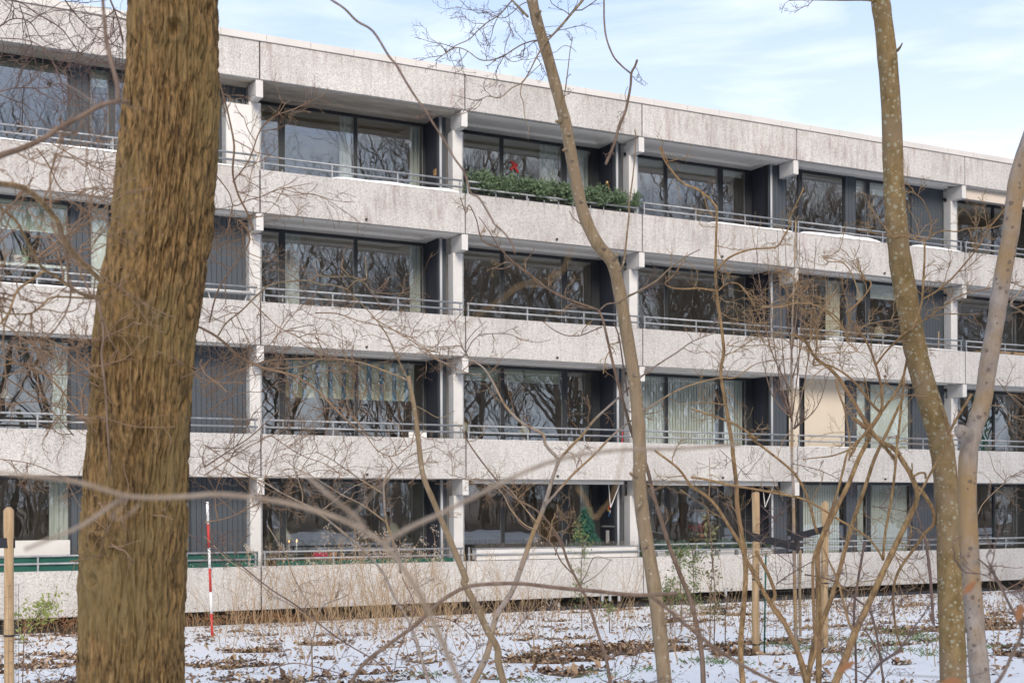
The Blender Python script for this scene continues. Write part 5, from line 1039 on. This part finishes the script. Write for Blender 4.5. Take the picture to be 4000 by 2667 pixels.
blind('upright slats inside the door glass of the second floor third loggia', 4, 1, 3.52, 4.22, M_WBLIND, vert=True, name='vertical_blind')
blind('big beige roller blind fully down in the second floor wide window', 5, 1, .82, 2.24, M_BEIGE, dy=-.03)
blind('narrow beige blind fully down beside the young tree', 5, 1, .29, .66, M_BEIGE, dy=-.03)
blind('white blind fully down in the narrow second floor balcony door', 5, 1, 2.7, 3.05, M_WBLIND, dy=.075)
blind('wide white blind fully down behind the lichened trunk, second floor', 5, 1, 3.2, 4.66, M_WBLIND, dy=.075)
curtain('white curtain right of the dark window at the left edge, second floor', 1, 1, 1.95, 2.24)
curtain('white curtain in the door just left of the big trunk, second floor', 1, 1, 2.69, 3.05)
curtain('deep green curtain in the window at the right edge, second floor', 6, 1, 1.9, 2.9, M_GREENC)
# ground floor
curtain('gathered white curtain at the right of the window by the big stake', 1, 0, 1.88, 2.24)
blind('row of pale green upright slats, ground floor wide window', 5, 0, .80, 2.24, M_WBLIND, vert=True, name='vertical_blind')
curtain('white curtain in the narrow ground floor door, right side', 5, 0, 2.69, 3.05)
curtain('wide white curtain beside the lichened trunk, ground floor', 5, 0, 3.2, 4.66)
curtain('light grey curtain in the last ground floor window, right edge', 6, 0, 1.5, 1.95)
curtain('brown curtain behind the ground floor middle loggia window', 3, 0, 2.75, 3.3, mat('brown_curtain', (.10, .06, .04), .9))
curtain('striped net curtain in the ground floor middle door', 3, 0, 3.95, 4.2)

def table_lamp(label, x, y, z, s=1., lit=False, group=None):
    o = empty('table_lamp', (x, y, z), label, 'table lamp', group)
    MB().lathe([(.07*s, 0), (.075*s, .015*s), (.02*s, .03*s), (.016*s, .22*s), (.035*s, .27*s), (.012*s, .33*s)], (0, 0, 0), 14).build('lamp_base', M_TERRA, o, True)
    q = MB(); q.lathe([(.19*s, .30*s), (.055*s, .55*s), (.05*s, .55*s), (.185*s, .30*s)], (0, 0, 0), 18); q.build('lamp_shade', M_LAMP, o, True); return o
table_lamp('table lamp with a tall white cone shade behind the left ground floor door post', 1.02, 1.75, .12, 1.25, group='table lamps')
table_lamp('table lamp with white cone shade at the right end of the left ground floor window', 3.9, 2.2, .22, 1.2, group='table lamps')
table_lamp('table lamp with cream shade behind the left pane, second floor middle loggia', 5.65, 1.9, ST+.02, .9, group='table lamps')
table_lamp('table lamp with cream shade right of centre, second floor middle loggia', 7.3, 1.9, ST+.02, .9, group='table lamps')
table_lamp('table lamp with big cream shade behind the lichened trunk, third floor', 18.3, 1.2, 2*ST+.05, 1.2, group='table lamps')
def sideboard(label, x0, x1, y, z0, h, mt=M_FLOOR):
    o = empty('sideboard', (x0, y, z0), label, 'sideboard'); w_ = x1-x0
    MB().box(-.03, w_+.03, -.02, .42, h-.035, h, .005).build('top', mt, o); n = 3
    MB().box(0, w_, .01, .40, .12, h-.036).build('body', mt, o)
    for i in range(n): MB().box(w_*i/n+.008, w_*(i+1)/n-.008, -.008, .009, .13, h-.05, .003).build('door', mt, o)
    for a in (.04, w_-.08):
        for c in (.04, .34): MB().box(a, a+.04, c, c+.04, 0, .119).build('leg', mt, o)
    return o
sideboard('low dark sideboard under the cream lamps, second floor middle loggia', 5.3, 7.9, 1.7, fz(1), ST+.02-fz(1))
sideboard('dark sideboard carrying the cone lamp and candles, left ground floor window', .75, 2.6, 1.6, fz(0), .12-fz(0))
sideboard('sideboard behind the lamp at the right end of the left ground floor window', 3.4, 4.3, 2.0, fz(0), .22-fz(0))
sideboard('low sideboard carrying the big lamp, third floor behind the lichened trunk', 17.8, 19, 1.0, fz(2), 2*ST+.05-fz(2))
M_FLAME = bpy.data.materials.new('candle_flame'); M_FLAME.use_nodes = True; M_FLAME.node_tree.nodes['Principled BSDF'].inputs['Emission Color'].default_value = (1, .38, .08, 1); M_FLAME.node_tree.nodes['Principled BSDF'].inputs['Emission Strength'].default_value = 6
for i, x_ in enumerate((1.14, 1.32)):
    o = empty('candle', (x_, 1.68, .12), 'lit white candle, %s of the pair beside the cone lamp' % ('left' if i == 0 else 'right'), 'candle', 'lit candles')
    MB().lathe([(.012, 0), (.011, .33), (.002, .335)], (0, 0, 0), 10).build('wax', M_WPLAST, o, True); MB().lathe([(.001, .335), (.013, .355), (.010, .375), (.001, .41)], (0, 0, 0), 8).build('flame', M_FLAME, o, True)
def pendant(label, x, y, z, group='white pendant lamps', lit=False):
    o = empty('pendant_lamp', (x, y, z), label, 'pendant lamp', group); q = MB(); q.lathe([(.17, 0), (.16, .03), (.05, .10), (.035, .20), (.0355, .20), (.055, .11), (.165, .035)], (0, 0, 0), 18); q.build('lamp_shade', M_WPLAST, o, True)
    MB().cyl((0, 0, .2), (0, 0, cz(1)-z if z < 5 else cz(2)-z), .004, 5).build('cord', M_WPLAST, o)
    if lit:
        e_ = bpy.data.materials.new('warm_bulb'); e_.use_nodes = True; e_.node_tree.nodes['Principled BSDF'].inputs['Emission Color'].default_value = (1, .55, .15, 1); e_.node_tree.nodes['Principled BSDF'].inputs['Emission Strength'].default_value = 4
        MB().lathe([(.15, .002), (.15, .012)], (0, 0, 0), 16).build('bulb', e_, o)
p_ = atY(151, 915, 1.6); pendant('white dome pendant lamp in the third floor window at the left edge', p_[0], 1.6, p_[2]-.04)
p_ = atY(18, 1556, 1.6); pendant('lit white pendant lamp low in the left edge window, second floor', p_[0], 1.6, p_[2], lit=True)
# window sill with pots, third floor left edge
zs_ = atY(150, 1035, .95)[2]
o = empty('window_bench', (-5.2, .85, zs_), 'white bench under the pots, third floor left edge window', 'bench'); MB().box(0, 1.45, 0, .28, -.06, -.0, .005).build('top', M_WPLAST, o)
for a in (.03, 1.36): MB().box(a, a+.06, .05, .23, fz(2)-zs_, -.061).build('leg', M_WPLAST, o)
def pot(label, x, y, z, mt, h=.14, plant_=None, leaves=60, lm=None):
    o = empty('plant_pot', (x, y, z), label, 'plant pot'); q = MB().lathe([(h*.36, 0), (h*.5, h), (h*.44, h), (h*.40, h*.8)], (0, 0, 0), 14); q.build('pot', mt, o, True)
    if leaves:
        lf = MB(); rg = np.random.default_rng(int(x*100) % 9999+5); P = [np.array([rg.normal()*.05, rg.normal()*.05, h+abs(rg.normal())*.10]) for _ in range(14)]; leaf_cloud(lf, P, leaves, .03, .055, rg)
        lf.build('leaves', lm or M_HOLLY, o, kind='stuff')
    return o
pot('pale clay pot with a bushy herb on the left edge window bench', atY(68, 1000, .98)[0], .98, zs_+.002, mat('pale_clay', (.55, .47, .42), .8), .16)
pot('green pot on the left edge window bench', atY(98, 1000, .98)[0], .98, zs_+.002, mat('sage_pot', (.35, .45, .32), .6), .16)
# folding drying rack on the third floor balcony, right of the big trunk
a0 = atY(805, 1128, .30); a1 = atY(980, 1140, .30); o = empty('drying_rack', (a0[0], .3, 2*ST), 'white folding drying rack behind the railing right of the big trunk', 'drying rack'); W_ = a1[0]-a0[0]; zt_ = a0[2]-2*ST
q = MB()
for y_ in (0, .12, .24, .36): q.cyl((0, y_, zt_), (W_, y_, zt_), .006, 5)
q.build('rungs', M_WPLAST, o, True)
q = MB().cyl((0, 0, zt_), (0, .36, zt_), .012).cyl((W_, 0, zt_), (W_, .36, zt_), .012).cyl((0, 0, zt_-.05), (W_, 0, zt_-.05), .010).cyl((0, 0, zt_), (W_, 0, zt_), .013); q.build('top_frame', M_WPLAST, o, True)
for a, c in ((.05, .35), (W_-.05, W_-.4)): MB().cyl((a, .05, zt_-.03), (c, .2, fz(2)-2*ST), .011).build('leg', M_WPLAST, o, True)
# white cabinet on the top floor
a0 = atY(883, 410, .30)[0]; a1 = atY(985, 410, .30)[0]; zt_ = atY(920, 402, .30)[2]
o = empty('cabinet', (a0, .30, fz(3)), 'tall white balcony cabinet with bird spikes on top, right of the big trunk', 'cabinet'); h_ = zt_-fz(3)
MB().box(0, a1-a0, .016, .36, 0, h_, .006).build('body', M_CREAM, o); MB().box(.006, a1-a0-.006, 0, .015, .03, h_-.015, .003).build('door', M_CREAM, o)
q = MB()
for i in range(46): x_ = random.uniform(.02, a1-a0-.02); y_ = random.uniform(.03, .3); q.cyl((x_, y_, h_), (x_+random.uniform(-.03, .03), y_+random.uniform(-.03, .03), h_+.10), .002, 3)
q.build('bird_spikes', M_GALV, o, kind='stuff')
# red bird cut-out on the pane
p_ = atY(2006, 652, 1.46); q = MB(); s = .092
out = [(-1.2, 1.5), (-.2, 1.35), (.6, .95), (1.35, .75), (1.3, .3), (.75, .15), (.95, -.4), (1.5, -.9), (1.45, -1.5), (.9, -1.35), (.5, -.75), (.05, -.25), (-.4, -.75), (-1.1, -1.0), (-.95, -.45), (-.45, .1), (-.15, .5), (-.7, .95)]
V = [(a*s, 0, b2_*s) for a, b2_ in out]; V += [(a, .004, c) for a, _, c in V]; n_ = len(out)
q.add(V, [tuple(range(n_)), tuple(range(n_, 2*n_))[::-1]]+[(j, n_+j, n_+(j+1) % n_, (j+1) % n_) for j in range(n_)])
o = q.build('bird_sticker', M_RED, None); o.location = (p_[0], 1.450, p_[2]); tag(o, 'red bird shape stuck on the top floor window above the fir boughs', 'window sticker')
# fir boughs along the top floor balcony, and the little fir trees
SPR = {}
def sprig_mesh(mt, seed):
    rg = np.random.default_rng(seed); mb = MB(); V = []
    def shoot(p, d, ln):
        mb.tube(np.array([p, p+d*ln]), [.004, .002], 3, False); n = int(ln/.0085)
        for i in range(n):
            t_ = p+d*ln*(i+.5)/n
            for _ in range(3):
                e = rg.normal(size=3); e -= d*(e@d); e /= np.linalg.norm(e); v = e*.8+d*.6; v /= np.linalg.norm(v); s_ = np.cross(v, d); s_ /= np.linalg.norm(s_)+1e-9
                l_ = .030*(1-.4*i/n); mb.add([t_-s_*.0045, t_+s_*.0045, t_+v*l_], [(0, 1, 2)])
    shoot(np.zeros(3), np.array([0, 0, 1.]), .24)
    for z in (.05, .10, .15):
        for a in (0, math.pi/2, math.pi, 4.7):
            a2 = a+rg.normal()*.4; d = np.array([math.cos(a2), math.sin(a2), .75]); d /= np.linalg.norm(d); shoot(np.array([0, 0, z]), d, .12*(1.25-z*3))
    return mesh('fir_sprig', mb.V, mb.F, mt)
for key, mt in (('g', M_FIR), ('b', M_FIRB), ('s', mat('blue_spruce_needles', (.13, .20, .17), .7, (.20, .28, .24), 10))): SPR[key] = [sprig_mesh(mt, s_+hash(key[0] == 'g') % 3) for s_ in (1, 2)]
rg = np.random.default_rng(91)
def sprigs(root, P, key, lo=.8, hi=1.3, tilt=.5, name='bough', dirs=None):
    for i, p in enumerate(P):
        o = link(name, SPR[key][rg.integers(2)], root, tuple(p)); o.rotation_euler = (rg.normal()*tilt, rg.normal()*tilt, rg.uniform(0, 6.28)) if dirs is None else dirs[i]; s_ = rg.uniform(lo, hi); o.scale = (s_, s_, s_)
R3 = empty('fir_bough_row', (5.05, .17, 3*ST+.00), 'row of green fir boughs filling the top floor balcony planter', 'fir boughs')
MB().box(0, 4.4, -.03, .17, .01, .10, .008).build('planter_box', M_BLACK, R3)
P = [];
for _ in range(215):
    x_ = rg.uniform(0, 4.45); x_ += .10*math.sin(x_*9); t_ = rg.random(); P.append((x_, rg.uniform(-.10, .14), .04+t_*(.24 if x_ < 3.6 else .18)))
sprigs(R3, P, 'g', 1.15, 1.9, .42)
q = MB()
for i in range(9): x_ = .5+i*.42+random.uniform(-.05, .05); q.box(x_, x_+.02, -.182, -.175, -.10, .06)
q.build('planter_hook', M_GALV, R3, kind='stuff')
def conifer(label, x, y, z, h, r, key, name='fir_tree', cat='small fir tree'):
    root = empty(name, (x, y, z), label, cat); MB().tube([(0, 0, 0), (0, 0, h*.96)], [.022, .006], 7).build('trunk', M_BARKDK, root, True)
    MB().lathe([(.12, -.22), (.15, 0), (.13, 0), (.12, -.03)], (0, 0, 0), 14).build('pot', M_BLACK, root, True); P = []; Dr = []
    n = int(150*h*r/.4)
    for i in range(n):
        t_ = 1-(1-i/n)**.6 if False else (i/n)**1.25; zz = h*.06+t_*h*.86; rr = r*(1-t_)*rg.uniform(.25, 1.); a = rg.uniform(0, 6.28); P.append((rr*math.cos(a)*.8, rr*math.sin(a)*.8, zz)); Dr.append((0, 1.15-.75*t_, a))
    sprigs(root, P, key, .7, 1.05, .5, 'bough', Dr); return root
p_ = atY(2290, 2130, .55); conifer('dense blue green christmas tree on the ground floor balcony planter side', p_[0], .55, -.25, 1.42, .42, 'b', 'christmas_tree', 'christmas tree')
p_ = atY(2565, 2130, .45); conifer('little yellow green fir in the dark window right of the tan tree', p_[0], .9, -.2, .95, .26, 'g')
# planter with spikes on the ground floor
xa = 4.8+.30; xb = 9.6-.1
R4 = empty('planter', (xa, .0, .06), 'long white balcony planter topped with thin spikes, ground floor middle', 'planter'); W_ = xb-xa
zt_ = .30; q = MB().box(0, W_, .09, .34, -.05, .20, .01); q.build('planter_box', M_CREAM, R4); MB().box(-.02, W_+.02, .085, .345, .205, .23, .004).build('rim', M_GALV, R4)
q = MB()
for i in range(190): x_ = W_*i/190; q.tube([(x_, .12, .23), (x_+rg.normal()*.02, .10+rg.normal()*.02, .34)], [.0022, .0016], 3, False); q.tube([(x_, .24, .23), (x_+rg.normal()*.03, .26+rg.normal()*.03, .35)], [.0022, .0016], 3, False)
q.build('bird_spikes', mat('rusty_spike', (.20, .18, .16), .6), R4, kind='stuff')
# ornament and peg rack on the side wall, parasol pole and folded awning arm of the ground floor loggia
XW = 9.26-.025
def onwall(px, py):
    d = ray(px, py); t_ = (XW-CAM[0])/d[0]; return CAM+d*t_
p_ = onwall(2381, 1992); o = empty('wall_ornament', tuple(p_), 'red, yellow and blue hanging ornament on the dark ground floor side wall', 'wall ornament')
for nm, c_, yy, zz, w_, h_ in (('red_piece', (.55, .03, .03), -.02, .07, .10, .14), ('yellow_piece', (.75, .45, .05), .03, .02, .07, .12), ('blue_piece', (.05, .16, .40), .0, -.12, .07, .12), ('white_piece', (.65, .7, .75), -.05, -.04, .06, .10)):
    q = MB(); q.lathe([(.004, -h_/2), (w_*.4, -h_*.2), (w_*.5, h_*.15), (w_*.3, h_*.4), (.004, h_/2)], (0, 0, 0), 10); pc = q.build(nm, mat(nm, c_, .5), o, True); pc.location = (-.02, yy, zz); pc.scale = (.3, 1, 1)
p_ = onwall(2378, 2055); o = empty('peg_rack', tuple(p_), 'small hook rack with a white cloth on the dark ground floor side wall', 'hook rack')
MB().box(-.012, 0, -.28, .28, -.01, .02, .003).build('rail', M_GALV, o)
for i in range(5): MB().tube([(-.012, -.24+i*.12, 0), (-.05, -.24+i*.12, -.03), (-.06, -.24+i*.12, .02)], [.006]*3, 5).build('hook', M_GALV, o, True)
p_ = onwall(2376, 2086); q = MB().box(-.03, -.022, -.08, .07, -.16, .10, .003); q.box(-.034, -.026, -.05, .05, -.22, -.15, .003); o = q.build('white_cloth', M_WPLAST, None); o.location = tuple(p_); tag(o, 'white cloth hanging from the hook rack on the ground floor', 'cloth')
q = MB().cyl((0, 0, -.02), (2.0-.0, 0, -.02), .03, 10); q.box(0, 2.0, -.045, -.02, -.09, -.03, .004)
def awning(label, b, k, xa, xb, arm=True, drop=.10, mt=None, y=.20):
    x0 = bays[b][0]; z = ceil_z[k]-.045; o = empty('awning', (x0+xa, y, z), label, 'awning'); w_ = xb-xa
    MB().cyl((0, .06, -.02), (w_, .06, -.02), .038, 12).build('roller', mt or M_CREAM, o, True); MB().box(0, w_, -.01, .012, -.02-drop, .02, .004).build('valance', mt or M_CREAM, o)
    MB().box(-.01, w_+.01, .0, .10, .022, .035, .003).build('cassette', M_WPLAST, o)
    if arm: MB().tube([(w_-.05, .1, -.05), (w_-.22, .25, -.62)], [.012]*2, 6).tube([(w_-.22, .25, -.62), (w_-.17, .42, -.02)], [.010]*2, 6).build('folding_arm', M_WPLAST, o)
    return o
awning('rolled white awning with a folding arm over the ground floor planter', 3, 0, .25, 4.35, drop=.03)
awning('rolled white awning over the third ground floor loggia', 4, 0, .3, 4.3, drop=.05)
awning('rolled cream awning under the eaves at the top right edge', 6, 3, .25, 4.3, arm=False, drop=.26, mt=mat('cream_awning', (.60, .53, .46), .8))
# planters and boughs on the third ground floor loggia, red flower inside
for i in range(6):
    x_ = 9.6+.55+i*.62; R5 = empty('flower_box', (x_, .20, .0), ['white flower box under blue spruce cuttings, first from the tan tree', 'white flower box with a dark gap beside it, second from the tan tree', 'white flower box behind the holly pair, third from the tan tree', 'white flower box behind the thin pale sapling, fourth from the tan tree', 'white flower box left of the tall stake, fifth from the tan tree', 'white flower box half behind the tall stake, sixth from the tan tree'][i], 'flower box', 'flower boxes of the third ground floor loggia')
    MB().box(0, .50, 0, .16, -.02, .15, .01).build('box', M_CREAM, R5); sprigs(R5, [(rg.uniform(.03, .47), rg.uniform(.02, .14), rg.uniform(.10, .17)) for _ in range(9)], 's' if i < 4 else 'g', .8, 1.35, .6)
p_ = atY(2740, 2058, 1.9); o = empty('poinsettia', (p_[0], 1.9, p_[2]-.3), 'red flowered pot plant inside the third ground floor loggia window', 'pot plant'); MB().lathe([(.06, 0), (.09, .13), (.08, .13)], (0, 0, 0), 12).build('pot', M_TERRA, o, True)
lf = MB(); leaf_cloud(lf, [np.array([rg.normal()*.1, rg.normal()*.1, .28+rg.normal()*.03]) for _ in range(9)], 60, .04, .09, rg); lf.build('red_leaves', M_RED, o, kind='stuff'); MB().box(-.5, .7, -.2, .3, -.04, -.002).build('shelf_board', M_FLOOR, o)
def picture(label, px, py, w_, h_, Y=4.55, col=(.12, .06, .04)):
    p_ = atY(px, py, Y); o = empty('framed_picture', (p_[0], Y, p_[2]), label, 'picture'); MB().box(-w_/2, w_/2, -.012, 0, -h_/2, h_/2).build('canvas', mat('dark_canvas', col, .6, (.25, .14, .07), 6), o)
    q = MB().box(-w_/2-.04, -w_/2, -.03, .01, -h_/2-.04, h_/2+.04).box(w_/2, w_/2+.04, -.03, .01, -h_/2-.04, h_/2+.04).box(-w_/2, w_/2, -.028, .01, h_/2, h_/2+.04).box(-w_/2, w_/2, -.028, .01, -h_/2-.04, -h_/2); q.build('frame', mat('gilt_frame', (.45, .30, .10), .4, metal=.5), o)
picture('large gilt framed painting seen through the third ground floor loggia window', 2697, 2010, .55, .75)
picture('smaller gilt framed painting left of the large one, third ground floor loggia', 2640, 2020, .3, .45)
picture('blue painting on the rear wall of the left ground floor room', 1570, 2030, .8, .6, col=(.03, .10, .16))
picture('dark brown painting seen in the third floor left loggia window', 1535, 1120, .9, 1.0)
p_ = onwall(2380, 1992)
# small things fixed to dark side walls of the top loggias
XW = 4.46-.025; p_ = onwall(1700, 675); q = MB().box(-.02, 0, -.07, .07, -.08, .08, .004); o = q.build('wall_plaque', mat('amber_plaque', (.32, .18, .07), .5, (.5, .32, .14), 20), None); o.location = tuple(p_); tag(o, 'small square amber plaque on the dark top floor side wall, left loggia', 'plaque')
XW = 9.26-.025; p_ = onwall(2378, 730); q = MB().tube([(0, 0, -.14), (0, 0, .06)], [.01]*2, 6).lathe([(.01, .02), (.04, .06), (.045, .12), (.01, .15)], (-.05, 0, 0), 10).tube([(-.0, 0, 0), (-.05, 0, .0), (-.05, 0, .03)], [.006]*3, 5); o = q.build('wall_lantern', mat('brass_fitting', (.35, .25, .12), .4, metal=.6), None, True); o.location = tuple(p_); tag(o, 'small brass wall lantern beside the top floor fir boughs', 'wall lantern')
# green canvas behind the ground floor railing, left
for i, (xa, xb, lb) in enumerate(((-5.95, -3.4, 'green canvas behind the railing at the left edge, ground floor'), (-3.38, -.05, 'green canvas behind the railing right of the big trunk'), (.35, 4.5, 'low dark green canvas behind the railing under the left ground floor window'))):
    n = 40; V = []
    for j in range(n+1):
        x_ = xa+(xb-xa)*j/n; sag = .012*math.sin(j*.9)+.01*math.sin(j*.31); zt_ = (.285 if i < 2 else .10)+sag*.6
        V += [(x_, .095+sag*.4, .004), (x_, .092+sag*.8, zt_)]
    V2 = [(a, c+.003, d) for a, c, d in V]; m_ = len(V); F_ = [(2*j, 2*j+2, 2*j+3, 2*j+1) for j in range(n)]
    o = link('canvas_screen', mesh('canvas_screen', V+V2, F_+[tuple(m_+v for v in f[::-1]) for f in F_], M_GREENC)); tag(o, lb, 'canvas screen', 'green balcony canvases')
# white board under the ground floor left edge window
o = MB().box(-5.25, -3.78, .66, .72, -.6, .60, .006).build('board_screen', M_CREAM, None); tag(o, 'white board panel under the left edge ground floor window', 'panel')
# loose garden furniture behind rails
def chair(label, x, y, k, rz, mt, group=None):
    o = empty('folding_chair', (x, y, fz(k)), label, 'chair', group); o.rotation_euler.z = rz
    MB().box(-.21, .21, -.20, .20, .43, .455, .005).build('seat', mt, o); MB().box(-.21, .21, .19, .215, .60, .88, .005).build('backrest', mt, o)
    for a in (-.19, .19):
        MB().tube([(a, .20, .88), (a, .23, 0)], [.012]*2, 6).build('leg', mt, o); MB().tube([(a, -.19, .43), (a, -.22, 0)], [.012]*2, 6).build('leg', mt, o)
    return o
chair('grey folding chair behind the second floor railing, left loggia', 2.0, .75, 1, .4, mat('grey_chair', (.14, .14, .15), .6))
chair('white chair by the second floor railing, left loggia right end', 3.9, .65, 1, -.3, M_WPLAST)
chair('pale chair standing by the third floor wide bay railing', 15.9, .38, 2, 3.0, M_WPLAST)
for i, (a, c, lb) in enumerate(((6.9, 7.75, 'pale low box left of its twin on the third floor middle balcony'), (7.85, 8.7, 'pale low box right of its twin on the third floor middle balcony'))):
    o = empty('storage_box', (a, .35, fz(2)), lb, 'storage box'); h_ = 2*ST+.03-fz(2); MB().box(0, c-a, 0, .4, 0, h_-.03, .01).build('body', mat('greige_plastic', (.42, .40, .37), .7), o); MB().box(-.015, c-a+.015, -.015, .415, h_-.029, h_+.012, .008).build('lid', mat('greige_lid', (.5, .48, .45), .7), o)
for i, a in enumerate((21.2, 21.85, 22.5)):
    o = empty('wooden_crate', (a+.2, .3, 2*ST), ['light wooden crate, leftmost of three at the right edge, third floor', 'light wooden crate, middle of three at the right edge, third floor', 'light wooden crate, rightmost of three at the right edge, third floor'][i], 'crate', 'wooden crates')
    for j in range(3): MB().box(0, .5, 0, .02, -.10+j*.08, -.03+j*.08, .003).build('slat', M_WOODL, o)
    for a2 in (0, .47): MB().box(a2, a2+.03, .021, .3, -.10, .13, .003).build('end_board', M_WOODL, o)
o = empty('shrub_row', (20.9, .2, 3*ST), 'low clipped green plants behind the top right railing', 'balcony plants'); lf = MB(); leaf_cloud(lf, [np.array([rg.uniform(0, 3.6), rg.uniform(-.02, .2), rg.uniform(-.08, .13)]) for _ in range(140)], 1900, .045, .04, rg); lf.build('leaves', mat('clipped_leaf', (.10, .12, .05), .7, (.17, .17, .08), 12), o, kind='stuff'); MB().box(0, 3.6, .02, .2, -.2, -.02, .01).build('planter_box', M_TERRA, o)
o = MB().tube([(0, 0, 0), (.01, 0, 1.1)], [.013]*2, 8).build('broom_handle', M_WOODL, None, True); o.location = (19.9, .5, 2*ST-.5); tag(o, 'light wooden pole leaning upright beside the third floor column', 'pole')
o = MB().tube([(0, 0, 0), (.05, .02, .95)], [.016]*2, 8).build('red_pole', M_RED, None, True); o.location = (9.28, .5, ST-.62); tag(o, 'red pole standing in the corner by the tan tree, second floor', 'red pole')
for i, (px, c_, lb) in enumerate(((1262, (.30, .03, .06), 'dark red box on the ground floor sill under the candles'), (1272+12, (.33, .15, .07), 'brown round pot beside the dark red box, ground floor'))):
    p_ = atY(px, 2168, 1.25); q = MB()
    if i == 0: q.box(-.22, .1, 0, .16, 0, .13, .01)
    else: q.lathe([(.05, 0), (.09, .07), (.06, .13)], (.12, .08, 0), 14)
    o = q.build('box' if i == 0 else 'pot', mat('sill_thing', c_, .6), None); o.location = (p_[0], 1.2, p_[2]-.06); tag(o, lb, 'box' if i == 0 else 'pot')
    s_ = MB().box(-.3, .3, -.02, .2, -.5, -.002).build('garden_bench' if i == 0 else 'stool', M_FLOOR, None); s_.location = (p_[0]+i*.62-.1, 1.2, p_[2]-.06); tag(s_, ('dark wooden ledge carrying the dark red box' if i == 0 else 'dark wooden ledge under the brown round pot'), 'ledge')
